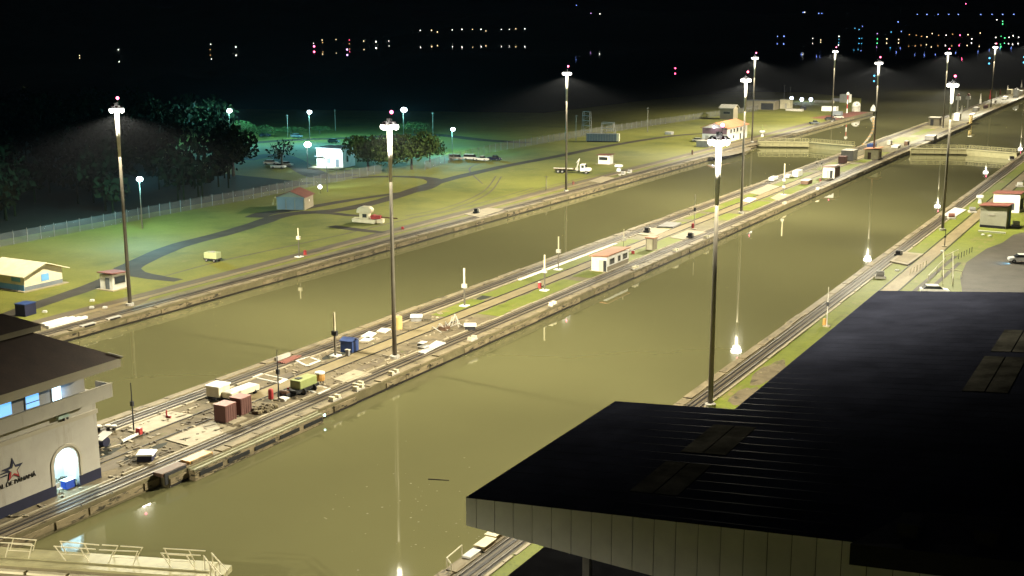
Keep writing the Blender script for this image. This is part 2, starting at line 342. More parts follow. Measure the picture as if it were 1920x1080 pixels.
# ------------------------------------------------------------------ lock walls (body, coping, face blocks)
def face_strip(mb, x, y0, y1, sgn, seed):
    """rough masonry face of the wall towards the water: blocks that stand out a little, gaps between them"""
    r = random.Random(seed); y = y0
    while y < y1:
        L = r.uniform(3.0, 7.5)
        if r.random() < 0.86:
            d = r.uniform(0.06, 0.16); zt = -0.28-r.uniform(0, .06); zb = -0.95+r.uniform(-.06, .12)
            mb.b2(x, x+sgn*d, y+0.12, min(y+L, y1)-0.12, zb, zt)
        y += L
def chips(mb, x, y0, y1, seed, amp):
    r = random.Random(seed); y = y0
    while y < y1:
        L = r.uniform(1.5, 9.0); o = r.uniform(-amp, amp)
        mb.b2(min(x[0], x[1])+o, max(x[0], x[1])+o, y, min(y+L-r.uniform(.02, .5), y1), 0.0, 0.10+r.uniform(-.05, .06)); y += L
def lock_wall(label, x0, x1, y0, y1, faces, seed, recess=None):
    t = thing('lock_wall', label, 'lock wall', (0, 0, 0))
    ya = recess[0] if recess else y0
    mb = MB().b2(x0, x1, ya, y1, -6, 0)
    if recess: mb = MB().prism([(x0, y0), (recess[1], y0), (recess[1], ya), (x1, ya), (x1, y1), (x0, y1)], -6, 0)
    mb.build('wall_body', M_conc, t)
    if recess:
        mb = MB(); chips(mb, (recess[1]-.24, recess[1]-.04), y0, ya, seed+7, 0.02); mb.build('coping', M_cope, t)
        mb = MB(); face_strip(mb, recess[1], y0, ya, 1, seed*5); mb.build('wall_facing', M_face, t)
    for sgn in faces:
        xe = x1 if sgn > 0 else x0
        if recess and sgn > 0: y0 = ya
        mb = MB(); chips(mb, (xe-sgn*1.15, xe-sgn*0.12), y0, min(y1, 470), seed+sgn, 0.1); mb.build('coping', M_cope, t)
        mb = MB(); face_strip(mb, xe, y0, min(y1, 560), sgn, seed*3+sgn); mb.build('wall_facing', M_face, t)
        MB().b2(xe-sgn*0.02, xe+sgn*0.05, y0, y1, -1.6, -0.96).build('waterline_band', M_slot, t)
    return t
lock_wall('long concrete lock wall edging the lawn side of the far water lane', -5, 0, -120, 596, (1,), 3)
cw = lock_wall('broad concrete centre wall dividing the two water lanes', 33.53, 51.82, -60, 545, (-1, 1), 5, (81.0, 50.6))
MB().prism([(35.2, 545.01), (49.6, 545.01), (48.0, 640), (46.8, 1000), (35.4, 1000)], -6, 0).build('approach_wall_body', M_conc, cw)
MB().b2(46.9, 48.6, 570, 1000, -3, 0.35).build('approach_fender', M_face, cw)
lock_wall('concrete lock wall on the visitor building side of the near lane', 85.35, 88.7, -120, 545, (-1,), 9)

# tow tracks: bed, slots, rails
def tow_track(label, xc, y0, y1, bedw=2.7, gauge=1.5):
    t = thing('tow_track', label, 'rail track', (0, 0, 0), group='tow tracks along the lock walls')
    MB().b2(xc-bedw/2, xc+bedw/2, y0, y1, -0.02, 0.012).build('track_bed', M_bed, t)
    for s in (-1, 1):
        MB().b2(xc+s*gauge/2-0.22, xc+s*gauge/2+0.22, y0, y1, 0.013, 0.024).build('flangeway', M_slot, t)
        MB().b2(xc+s*gauge/2-0.07, xc+s*gauge/2+0.07, y0, y1, 0.025, 0.10).build('rail', M_rail, t)
    MB().b2(xc-0.14, xc+0.14, y0, y1, 0.013, 0.06).build('rack', M_slot, t)
    return t
tow_track('tow track with dark rails along the lawn side lock wall', -2.5, -60, 560, 2.4, 1.3)
tow_track('tow track on the centre wall edge towards the far lane', 36.0, -50, 940, 2.3, 1.4)
tow_track('tow track on the centre wall edge towards the near lane', 49.2, -50, 545, 2.2, 1.4)
tow_track('tow track on the lock wall beside the dark visitor roof', 87.6, -60, 520, 1.9, 1.3)
kerbs = thing('track_kerb', 'pale broken concrete kerb running between the centre wall grass and the near tow track', 'kerb')
mb = MB(); chips(mb, (47.75, 48.0), 62, 420, 21, .05); mb.build('kerb_run', M_slab, kerbs)
k2 = thing('track_kerb', 'pale concrete kerb and duct cover along the far tow track of the centre wall', 'kerb')
mb = MB(); chips(mb, (37.35, 37.65), 62, 420, 22, .05); mb.build('kerb_run', M_slab, k2)
MB().b2(37.75, 38.35, 176, 215, 0.0, 0.14).build('duct_cover', M_white, k2)
c = MB(); c.b2(92.0, 92.16, 90, 480, 0, .1); c.b2(94.75, 94.9, 90, 480, 0, .1)
tag(c.build('return_rail', M_slot), 'pair of dark return rails along the pale strip in the right bank grass', 'rail track')
k3 = thing('track_kerb', 'pale broken kerb between the right bank grass and the tow track', 'kerb')
mb = MB(); chips(mb, (88.75, 89.05), 62, 480, 23, .05); mb.build('kerb_run', M_slab, k3)
sheet('path', [(95.9, 150), (96.6, 150), (97.9, 232), (97.2, 232)], 0.018, M_asph, 0.02)
sheet('path', [(98.0, 150), (98.7, 150), (99.6, 226), (98.9, 226)], 0.018, M_asph, 0.02)
# middle return strip on the centre wall and its lawns
sheet('path', [(41.2, 100), (43.4, 100), (43.4, 520), (41.2, 520)], 0.02, M_strip, 0.02)
c = MB(); c.b2(40.95, 41.12, 60, 420, 0, .08); c.b2(43.5, 43.66, 60, 420, 0, .08)
tag(c.build('return_rail', M_slot), 'pair of dark return rails beside the pale middle strip of the centre wall', 'rail track')
sheet('bare_ground', [(37.7, 60), (48.0, 60), (48.0, 150), (37.7, 150)], 0.008, M_dirt, 0.02)
lawns = [(38.2, 40.8, 148, 160), (38.0, 40.8, 163, 221), (38.4, 40.7, 226, 246), (38.3, 40.8, 262, 286), (38.2, 40.8, 300, 346), (38.2, 40.7, 352, 375), (44.2, 47.6, 295, 330), (44.2, 47.6, 378, 396), (44.0, 47.6, 152, 180), (44.2, 47.7, 183, 236), (44.0, 47.7, 252, 262), (44.0, 47.7, 268, 284), (44.2, 47.6, 352, 372), (38.3, 40.6, 250, 259), (44.1, 47.6, 286, 294), (38.4, 40.7, 289, 297), (44.2, 47.5, 332, 350), (38.4, 40.6, 378, 398), (44.2, 47.5, 400, 412), (39.0, 46.0, 446, 470), (40.0, 44.0, 480, 510)]
for i, (a, b, c0, d) in enumerate(lawns):
    r = random.Random(i); n = max(4, int((d-c0)/2.5))
    left = [(a+r.uniform(-.25, .3), c0+(d-c0)*k/n) for k in range(n+1)]; right = [(b+r.uniform(-.3, .25), c0+(d-c0)*k/n) for k in range(n, -1, -1)]
    sheet('lawn', left+right, 0.03, M_grass2, 0.02)

# ================================================================== FLOODLIGHT MASTS
def batwing(light, cap=9.0, p=2.4):
    light.use_nodes = True; n = light.node_tree.nodes; l = light.node_tree.links
    e = n['Emission']; ge = n.new('ShaderNodeNewGeometry'); sx = n.new('ShaderNodeSeparateXYZ'); l.new(ge.outputs['Incoming'], sx.inputs[0])
    ab = n.new('ShaderNodeMath'); ab.operation = 'ABSOLUTE'; l.new(sx.outputs['Z'], ab.inputs[0])
    mx = n.new('ShaderNodeMath'); mx.operation = 'MAXIMUM'; mx.inputs[1].default_value = cap**(-1/p); l.new(ab.outputs[0], mx.inputs[0])
    pw = n.new('ShaderNodeMath'); pw.operation = 'POWER'; pw.inputs[1].default_value = -p; l.new(mx.outputs[0], pw.inputs[0])
    l.new(pw.outputs[0], e.inputs['Strength'])
MAST_W = 15500.0
ml = bpy.data.lights.new('mast_flood', 'SPOT'); ml.energy = MAST_W; ml.color = WARM; ml.spot_size = R(164); ml.spot_blend = 0.45; ml.shadow_soft_size = 0.3
batwing(ml)
MH = 29.46
def make_mast():
    t = thing('floodlight_mast', 'x', 'floodlight mast', (0, 0, 0), group='floodlight masts along the locks')
    MB().lathe([(0.62, 0), (0.62, 0.35), (0.42, 0.42)], 12).build('base_plinth', M_offw, t)
    MB().cyl((0, 0, 0.4), (0, 0, MH+0.5), 0.30, 0.17, 12).build('pole', M_pole, t, smooth=True)
    MB().cyl((0, 0, MH-7.0), (0, 0, MH+.1), .21, .36, 14).build('glow_wedge', M_white, t, smooth=True)  # added white cone, shaped like the glow around the lit pole top
    rg = MB()
    for i in range(16):
        a, b = 2*math.pi*i/16, 2*math.pi*(i+1)/16
        rg.cyl((.85*math.cos(a), .85*math.sin(a), MH+.35), (.85*math.cos(b), .85*math.sin(b), MH+.35), 0.06, n=5)
    for i in range(4): a = math.pi*i/2; rg.cyl((0, 0, MH+.45), (.85*math.cos(a), .85*math.sin(a), MH+.35), 0.045, n=5)
    rg.cyl((0, 0, MH+.2), (0, 0, MH+.85), 0.32, n=10)
    rg.build('lamp_ring', M_dark, t)
    for i in range(6):
        a = 2*math.pi*i/6+0.3; d = Vector((math.cos(a), math.sin(a), 0)); q = d*.72+Vector((0, 0, MH))
        hd = MB().cyl(q+Vector((0, 0, .34)), q+d*0.16+Vector((0, 0, -.02)), 0.13, 0.34, 8).build('lamp_head', M_dark, t)
        MB().lathe([(.05, -.62), (.26, -.5), (.34, -.28), (.3, -.03)], 10, q+d*.12).build('lens', M_lens, hd)
    be = MB(); be.cyl((0.35, 0, MH+.5), (0.35, 0, MH+1.45), 0.04, n=6); be.build('beacon_post', M_dark, t)
    MB().ball((0.35, 0, MH+1.55), 0.22, 8, 6).build('beacon', M_beacon, t)
    return t
def mast_lights(t):
    for k in range(3):
        a = 2*math.pi*k/3+0.55
        o = bpy.data.objects.new('mast_flood', ml); COL.objects.link(o); o.parent = t; o.location = (0.66*math.cos(a), 0.66*math.sin(a), MH-0.98)
masts = [
 (47.06, 125.9, 'tall grey floodlight mast on the centre wall beside the yellow tank'),
 (46.8, 263.3, 'floodlight mast on the centre wall just beyond the pale pump slab and red post'),
 (47.2, 389.0, 'floodlight mast on the centre wall beside the upper gates'),
 (45.3, 518.1, 'floodlight mast on the centre approach wall beyond the gates by the dark doored hut'),
 (45.0, 648.0, 'thin far floodlight mast on the approach wall beyond the mushroom signals'),
 (45.4, 778.0, 'farthest floodlight mast on the approach wall near the white round tank'),
 (89.24, 125.6, 'nearest floodlight mast on the right lock wall rising behind the dark roof edge'),
 (90.3, 260.4, 'floodlight mast on the right lock wall near the two red roofed kiosks'),
 (-5.0, 131.9, 'floodlight mast on the lawn beside the small red roofed kiosk with a large window'),
 (-3.84, 278.05, 'floodlight mast on the lawn side wall beside the parked flatbed truck'),
 (-3.3, 425.1, 'floodlight mast in front of the white house with the orange roof'),
 (0.1-2.5, 530.4, 'thin floodlight mast at the tip of the left approach near the red and white beacon'),
 (47.0, -6.0, 'floodlight mast on the centre wall behind the control house'),
 (-5.0, -14.0, 'floodlight mast on the lawn side wall far behind the control house'),
]
m0 = make_mast()
for i, (x, y, lb) in enumerate(masts):
    t = m0 if i == 0 else dup(m0, (x, y, 0), label=lb)
    if i == 0: t.location = (x, y, 0); t['label'] = lb
    mast_lights(t)

# ================================================================== BUILDINGS
def hut(name, label, cat, base, rz, w, d, h, roof, roofm, wallm, openings=(), over=0.35, rise=0.8, plinth=None, group=None, wallparts=None):
    """w along local x, d along local y, base = middle of the footprint"""
    t = thing(name, label, cat, base, rz, group)
    z0 = 0.0
    if plinth: MB().b2(-w/2-plinth[0], w/2+plinth[0], -d/2-plinth[0], d/2+plinth[0], 0, plinth[1]).build('plinth', M_slab, t); z0 = plinth[1]
    wl = MB().b2(-w/2, w/2, -d/2, d/2, z0, h)
    if roof == 'gableY': wl.profY([(-w/2, h), (w/2, h), (0, h+rise)], -d/2, d/2)
    if roof == 'gableX': wl.profX([(-d/2, h), (d/2, h), (0, h+rise)], -w/2, w/2)
    wl.build('wall', wallm, t)
    o = over; r = MB()
    if roof == 'flat': r.b2(-w/2-o, w/2+o, -d/2-o, d/2+o, h+.01, h+.2)
    elif roof == 'mono':   # high on the +x side
        r.profY([(-w/2-o, h+.02), (w/2+o, h+rise), (w/2+o, h+rise+.14), (-w/2-o, h+.16)], -d/2-o, d/2+o)
    elif roof == 'monoy':  # high on the -y side
        r.profX([(-d/2-o, h+rise), (d/2+o, h+.02), (d/2+o, h+.16), (-d/2-o, h+rise+.14)], -w/2-o, w/2+o)
    elif roof == 'gableY':
        k = rise/(w/2); r.profY([(-w/2-o, h-k*o+.03), (0, h+rise+.03), (w/2+o, h-k*o+.03), (w/2+o, h-k*o+.17), (0, h+rise+.18), (-w/2-o, h-k*o+.17)], -d/2-o, d/2+o)
    elif roof == 'gableX':
        k = rise/(d/2); r.profX([(-d/2-o, h-k*o+.03), (0, h+rise+.03), (d/2+o, h-k*o+.03), (d/2+o, h-k*o+.17), (0, h+rise+.18), (-d/2-o, h-k*o+.17)], -w/2-o, w/2+o)
    r.build('roof', roofm, t)
    if roof in ('mono', 'monoy'):
        pass
    for face, u, ww, za, zb, kind, m in openings:
        fr = MB(); gl = MB(); e = 0.05
        if face == '-y':
            fr.b2(u-ww/2-.08, u+ww/2+.08, -d/2-.04, -d/2+.02, za-.08, zb+.08); gl.b2(u-ww/2, u+ww/2, -d/2-.06, -d/2, za, zb)
        else:
            fr.b2(w/2-.02, w/2+.04, u-ww/2-.08, u+ww/2+.08, za-.08, zb+.08); gl.b2(w/2, w/2+.06, u-ww/2, u+ww/2, za, zb)
        if kind == 'window':
            p = fr.build('window', M_offw, t); gl.build('pane', m, p)
        elif kind == 'door':
            p = gl.build('door', m, t)
        else:
            p = gl.build(kind, m, t)
    return t
def mid(a, b): return (a+b)/2

# --- left bank
a, b = G(14, 541), G(80, 527)
hut('house', 'small cream gabled house with blue base and one blue window on the lawn', 'house', (-27-4.2, (a.y+b.y)/2, 0), 0, 8.5, 7.6, 2.7, 'gableX', M_cream, M_cream,
    [('+x', 0.3, 1.5, 1.1, 2.2, 'window', M_sky), ('+x', 0, 7.5, 0.05, 0.75, 'skirting', M_bluegrey), ('-y', 0, 8.4, 0.05, 1.0, 'skirting', M_sky), ('-y', 2.4, 2.0, 1.5, 2.4, 'window', M_sky)], over=0.9, rise=1.3, plinth=(0.7, 0.12))
p = G(213, 545)
hut('kiosk', 'small kiosk with faded red roof and large dark window beside the lawn mast', 'kiosk', (p.x-1.3, p.y+1.3, 0), 0, 2.7, 3.0, 2.5, 'monoy', M_redroof, M_white,
    [('+x', 0.1, 2.2, 1.0, 2.1, 'window', M_glass), ('-y', 0.3, 0.9, 0.2, 2.0, 'door', M_bluegrey)], over=0.3, rise=0.25, plinth=(0.5, 0.12))
sh = hut('shed', 'grey garage shed with dark red roof and three pale doors facing the path', 'shed', (-46.4, 223.6, 0), R(20), 6.6, 6.6, 2.9, 'gableY', M_redroof, M_tan,
    [('-y', -2.1, 1.9, 0.1, 2.5, 'door', M_bluegrey), ('-y', 0, 1.9, 0.1, 2.5, 'door', M_bluegrey), ('-y', 2.1, 1.9, 0.1, 2.5, 'door', M_bluegrey), ('+x', 0.2, 0.5, 1.6, 2.0, 'window', M_white)], over=0.35, rise=1.3)
MB().b2(-3.29, 3.29, -3.33, -3.3, 2.55, 2.9).build('lintel', M_bluegrey, sh)
p = G(600, 352, 3.6)
wl = thing('bulkhead_lamp', 'bright white lamp on the roof corner of the grey garage shed', 'lamp', p)
MB().cyl((0, 0, -1.4), (0, 0, 0.1), 0.05, n=6).build('bracket', M_dark, wl); MB().ball((0, 0, .2), .5, 10, 6).build('globe', emit('shed_lamp', (1, .95, .9), 6), wl)
p = G(1143, 309)
hut('kiosk', 'white kiosk with plum red roof near the parked flatbed truck', 'kiosk', (p.x-1.9, p.y+1.3, 0), 0, 3.7, 2.6, 2.7, 'mono', M_redroof, M_white,
    [('-y', -0.2, 2.7, 1.3, 2.2, 'window', M_glass)], over=0.5, rise=0.25, plinth=(0.6, 0.15))
a, b, c0 = G(1364, 267), G(1398, 258), G(1322, 262)
hb = hut('house', 'two storey white house with orange roof and a star bright lamp on its gable', 'house', (a.x-4.6, (a.y+b.y)/2, 0), 0, 9.2, b.y-a.y+1.5, 5.0, 'gableY', M_orroof, M_white,
    [('+x', -7, 1.3, 3.1, 4.3, 'window', M_glass), ('+x', -3.5, 1.3, 3.1, 4.3, 'window', M_glass), ('+x', 0, 1.3, 3.1, 4.3, 'window', M_glass), ('+x', 4, 1.3, 3.1, 4.3, 'window', M_glass), ('+x', 3.5, 1.4, 0.1, 2.2, 'door', M_dark), ('+x', -4, 1.4, 1.0, 2.0, 'window', M_glass), ('-y', 0.5, 2.6, 0.1, 2.3, 'door', M_navy), ('-y', -2.8, 1.2, 0.1, 2.2, 'door', M_offw), ('-y', 0, 9.1, 2.8, 4.95, 'gable_board', mat('plum_wall', (0.17, 0.10, 0.12), 0.7, var=.1))], over=0.7, rise=1.6)
p = onY(1339, 238, a.y-2.0)
t = thing('gable_lamp', 'star bright white lamp hung on the gable of the orange roofed house', 'lamp', p)
MB().b2(-.05, .05, 0, 2.6, -.05, .05).build('bracket', M_dark, t); MB().ball((0, -.1, -.1), .42, 10, 6).build('globe', emit('gable_lamp', (1, .92, 1), 25), t)
p = G(1372, 222)
hut('house', 'pale roofed hut standing just behind the orange roofed house', 'house', (p.x, p.y-4, 0), 0, 6, 6, 5.0, 'gableX', M_offw, M_tan, [('-y', 0, 3, 2.4, 3.4, 'window', M_glass)], over=.6, rise=1.2)
a, b = G(1426, 206), G(1478, 205)
hut('shed', 'long dim grey shed with a dark opening at the far end of the lawn', 'shed', ((a.x+b.x)/2-6, a.y+5, 0), 0, 14, 8, 4.2, 'flat', M_grey, M_tan, [('-y', 3.5, 6, 0.1, 3.2, 'door', M_dark)], over=.3)
hut('shed', 'bright cream box shaped shed at the far end of the lawn', 'shed', (G(1467, 204).x+1.0, G(1467, 204).y+3, 0), 0, 5.0, 4.5, 4.3, 'flat', M_offw, M_cream, [('-y', 0.4, 1.0, 0.2, 2.6, 'door', M_offw)], over=.15)
a, b = G(1097, 266), G(1158, 267)
ct = thing('container_trailer', 'long grey ribbed container with a cream end panel on the far lawn', 'container', ((a.x+b.x)/2, (a.y+b.y)/2+1.3, 0), math.atan2(b.y-a.y, b.x-a.x))
MB().b2(-5.8, 5.0, -1.25, 1.25, .35, 2.9).build('body', M_bluegrey, ct)
mb = MB()
for i in range(11): mb.b2(-5.6+i*.95, -5.45+i*.95, -1.31, -1.251, .45, 2.85)
mb.build('ribs', M_grey, ct); MB().b2(5.001, 5.9, -1.27, 1.27, .35, 2.95).build('end_panel', M_cream, ct); MB().b2(-5.6, 5.6, -1.0, 1.0, 0, .35).build('skid', M_black, ct)

# lit guard building in the compound
a = G(568, 318); b = G(633, 318)
hx, hy = (a.x+b.x)/2-1, (a.y+b.y)/2+9
gb = hut('guard_house', 'white guard building glaring under two floodlights beyond the fence', 'guard house', (hx, hy, 0), R(10), 8.5, 8, 5.6, 'flat', M_bluegrey, M_white,
    [('-y', -0.6, 1.5, 1.4, 4.0, 'window', M_sky), ('-y', 2.4, 1.1, .35, 2.6, 'door', M_bluegrey), ('+x', -1, 1.2, 1.6, 3.4, 'window', M_glass)], over=.3)
MB().b2(-5.4, 4.8, -8.2, -4.2, 0.0, 0.3).build('porch_slab', M_slab, gb); MB().b2(-4.3, -1.8, -5.2, -4.01, 3.3, 3.45).build('canopy', M_bluegrey, gb)

# --- centre wall huts
a, b, c0 = G(1138, 511), G(1167, 493), G(1110, 508)
hut('control_hut', 'white control hut with worn orange roof and an open door on the centre wall', 'hut', (a.x-1.45, (a.y+b.y)/2, 0), 0, 2.9, b.y-a.y, 2.55, 'mono', M_orroof, M_white,
    [('-y', 0.35, 0.75, 0.15, 2.0, 'door', M_cream), ('-y', 1.05, 0.55, 0.15, 2.0, 'doorway', M_dark), ('+x', -(b.y-a.y)*.28, 1.9, 1.2, 2.1, 'window', M_glass), ('+x', (b.y-a.y)*.05, 1.0, 1.2, 2.1, 'window', M_glass), ('+x', (b.y-a.y)*.33, 1.8, 1.2, 2.1, 'window', M_glass), ('+x', 0, b.y-a.y-.1, 0.2, 0.95, 'skirting', M_tan)], over=.35, rise=.3, plinth=(.25, .12))
p = G(1225, 470)
hut('booth', 'narrow upright booth with cream door and orange top on the centre wall', 'booth', (p.x-.75, p.y+.9, 0), 0, 1.5, 1.9, 2.25, 'flat', M_orroof, M_tan, [('-y', 0, 1.15, .1, 2.1, 'door', M_cream)], over=.2)
p = G(1564, 335)
hut('control_hut', 'white fronted hut with brown red side and roof near the upper gates', 'hut', (p.x-1.6, p.y+3, 0), 0, 3.2, 5.6, 2.9, 'mono', M_redroof, M_white,
    [('-y', 0.7, 0.75, 0.1, 2.1, 'doorway', M_dark), ('-y', -0.2, 0.7, 0.1, 2.0, 'door', M_cream), ('+x', 0, 5.5, 0.1, 2.85, 'cladding', M_brown)], over=.3, rise=.35)
p = G(1748, 236)
hut('booth', 'pale hut with one dark doorway on the far approach wall', 'booth', (p.x+.5, p.y+3, 0), 0, 4.2, 5, 3.2, 'flat', M_offw, M_tan, [('-y', -.8, 1.2, .1, 2.6, 'doorway', M_dark)], over=.2)
p = G(1655, 300)
hut('control_hut', 'small hut with pinkish roof and dark doorways beside the upper gate machinery', 'hut', (p.x-3.4, p.y+2, 0), 0, 4.2, 5, 3.0, 'mono', M_orroof, M_cream, [('-y', -.6, 1, .1, 2.2, 'doorway', M_brown), ('+x', 0, 1.4, .6, 2.2, 'window', M_dark)], over=.4, rise=.5)

# --- right bank kiosks
p = G(1862, 428)
hut('kiosk', 'larger grey kiosk with dull red roof over a dark underside by the yard', 'kiosk', (p.x, p.y+2.4, 0), R(-4), 5.2, 4.4, 4.4, 'mono', M_redroof, mat('grey_green_wall', (.30, .29, .23), .7, var=.1),  # black strip below stands in for the shade under the raised kiosk
    [('-y', -.4, 1.1, 2.6, 2.9, 'window', M_offw), ('-y', 0, 5.0, 0.02, .55, 'underside_shade', M_black), ('+x', 0.6, 1.0, .6, 3.6, 'door', M_sky)], over=.35, rise=.35)  # light blue door panel puts the blue light on this side into colour
p = G(1884, 398)
hut('kiosk', 'white kiosk with dull red roof behind the larger grey one', 'kiosk', (p.x+.3, p.y+2.4, 0), R(-4), 5.6, 4.4, 4.0, 'mono', M_redroof, M_white,
    [('-y', .7, 2.0, .6, 2.0, 'window', M_dark), ('+x', 0, 3.6, .6, 3.0, 'panel', M_navy)], over=.35, rise=.35)
p = G(1838, 433); MB_k = MB().b2(-2.6, 2.6, -.22, .22, 0, .32)
tag(MB_k.build('step_beam', M_white, None, (p.x+2.4, p.y-1.3, 0), R(-3)), 'low white beam lying in front of the larger grey kiosk', 'beam')

# --- control house on the centre wall
XW, YE = 46.5, 77.7; XB = 38.8; Y0 = 44.0
ch = thing('control_house', 'beige control house with dark tiled hip roof, lit windows and a glowing arched doorway', 'control house', (XW, YE, 0))
def L(x0, x1, y0, y1, z0, z1, mb=None): return (mb or MB()).b2(x0-XW, x1-XW, y0-YE, y1-YE, z0, z1)
ya0, ya1 = onX(104, 900, XW).y, onX(149, 900, XW).y
zs = onX(125, 838, XW).z - (ya1-ya0)/2 - 0.1; ym = (ya0+ya1)/2; rr = (ya1-ya0)/2
T = 0.35; ZF = 7.9
mb = MB()
L(XW-T, XW, Y0, ya0, 0, ZF, mb); L(XW-T, XW, ya1, YE, 0, ZF, mb)
prev = None; NA = 14
for i in range(NA):
    y_a = ya0+(ya1-ya0)*i/NA; y_b = ya0+(ya1-ya0)*(i+1)/NA
    z_a = zs+math.sqrt(max(0, rr**2-(y_a-ym)**2)); z_b = zs+math.sqrt(max(0, rr**2-(y_b-ym)**2))
    mb.profX([(y_a-YE, z_a), (y_b-YE, z_b), (y_b-YE, ZF), (y_a-YE, ZF)], -T, 0)
L(XB, XW-T, YE-T, YE, 0, ZF, mb); L(XB, XB+T, Y0, YE-T, 0, ZF, mb); L(XB+T, XW-T, Y0, Y0+T, 0, ZF, mb)
wall = mb.build('wall', M_beige, ch)
mb = MB(); NA = 20     # moulding round the arch
for i in range(NA):
    t0, t1 = math.pi*i/NA, math.pi*(i+1)/NA
    q = [(ym-YE+k*math.cos(t), zs+k*math.sin(t)) for k, t in ((rr+.2, t0), (rr+.42, t0), (rr+.42, t1), (rr+.2, t1))]
    mb.profX(q, 0.001, 0.07)
for s in (-1, 1): mb.b2(0.001, .07, ym-YE+s*(rr+.31)-.11, ym-YE+s*(rr+.31)+.11, 1.0, zs)
mb.build('arch_moulding', M_band, wall)
sk = MB(); L(XW+.002, XW+.06, Y0, ya0, 0, 1.0, sk); L(XW+.002, XW+.06, ya1, YE, 0, 1.0, sk); sk.build('skirting', M_navy, ch)
zl = onX(180, 766, XW).z
L(XW+.003, XW+.13, Y0, YE+.1, zl-.42, zl-.02).build('ledge', M_band, ch)
# room behind the arch
rm = MB(); xi = XW-3.4
L(xi, xi+.1, ya0-1.2, ya1+1.2, 0, 5.0, rm); L(xi+.1, XW-T-.01, ya0-1.2, ya0-1.1, 0, 5.0, rm); L(xi+.1, XW-T-.01, ya1+1.1, ya1+1.2, 0, 5.0, rm); L(xi+.1, XW-T-.01, ya0-1.1, ya1+1.1, 4.9, 5.0, rm)
rm.build('lobby_wall', M_white, ch); L(xi+.101, xi+.16, ym-.1, ym+1.0, 0.05, 2.6).build('inner_door', M_sky, ch)
dl = bpy.data.lights.new('lobby_lamp', 'POINT'); dl.energy = 2200; dl.color = (.45, .78, 1.0); dl.shadow_soft_size = .25
o = bpy.data.objects.new('lobby_lamp', dl); COL.objects.link(o); o.parent = ch; o.location = (XW-1.6-XW, ym-YE, 4.2)
# upper storey, balcony, roof
XU, YU = XW-.02, 76.6; Z1 = 7.9; ZT = 11.2
L(XB, XU, Y0, YU, Z1, ZT).build('upper_wall', M_beige, ch)
XBAL = 48.5; zb0 = onX(208, 745, XBAL).z; zb1 = onX(210, 719, XBAL).z; YB = 78.0
bl = MB(); L(XB-1, XBAL, Y0, YB, zb0, zb0+.25, bl)
L(XBAL-.16, XBAL, Y0, YB, zb0+.25, zb1, bl); L(XU+.01, XBAL-.16, YB-.16, YB, zb0+.25, zb1, bl)
bal = bl.build('balcony', M_beige, ch); L(XBAL-.2, XBAL+.04, Y0, YB+.04, zb1+.001, zb1+.07).build('parapet_cap', M_band, bal)
L(XU+.01, XBAL-.18, YB-.175, YB-.161, zb0+.3, zb1-.02).build('parapet_lining', M_offw, bal)
for (x0, x1, yt, yb, m, nm) in ((-12, 18, 744, 782, M_win, 'window'), (46, 71, 728, 764, M_win, 'window'), (97, 113, 718, 753, M_winw, 'window')):
    q0, q1 = onX((x0+x1)/2, yt, XU), onX((x0+x1)/2, yb, XU); y_a, y_b = onX(x0, 740, XU).y, onX(x1, 740, XU).y
    f = L(XU+.002, XU+.08, y_a-.09, y_b+.09, q1.z-.1, q0.z+.1).build('window', M_offw, ch)
    L(XU+.081, XU+.1, y_a, y_b, q1.z+.0, q0.z).build('pane', m, f)
    if m is M_win and x0 > 0: L(XU+.081, XU+.13, y_a, y_b, q1.z+.45, q1.z+.52).build('glazing_bar', M_dark, f)
wl2 = bpy.data.lights.new('window_spill_light', 'POINT'); wl2.energy = 42; wl2.color = (.2, .5, 1); wl2.shadow_soft_size = .1  # unseen point light added for the blue spill of the lit windows
o = bpy.data.objects.new('window_spill_light', wl2); COL.objects.link(o); o.parent = ch; o.location = (XU+.6-XW, onX(113, 740, XU).y-YE, zb1-.1)
XE = 49.35
E1 = onX(226, 671, XE); ZE = E1.z; YEv = E1.y
fc = MB(); yF0 = Y0-2
L(XB-2.85, XE, yF0, YEv, ZE-.82, ZE, fc); ev = fc.build('eave', M_band, ch)
sl = 0.56; half = (XE-(XB-2.85))/2; cx_ = (XE+XB-2.85)/2
vs = [(XE+.12-XW, YEv+.12-YE, ZE+.03), (XE+.12-XW, yF0-YE, ZE+.03), (XB-2.97-XW, yF0-YE, ZE+.03), (XB-2.97-XW, YEv+.12-YE, ZE+.03),
      (cx_-XW, YEv-half-YE, ZE+.03+sl*half), (cx_-XW, yF0+half-YE, ZE+.03+sl*half)]
rf = MB().add(vs, [(0, 4, 5, 1), (1, 5, 2), (2, 5, 4, 3), (3, 4, 0), (0, 1, 2, 3)]).build('roof', M_tile, ch)
q = Vector(vs[0])-Vector(vs[4])
MB().cyl(Vector(vs[0]), Vector(vs[0])-q*.13, .12, n=6).build('hip_end', M_offw, rf)
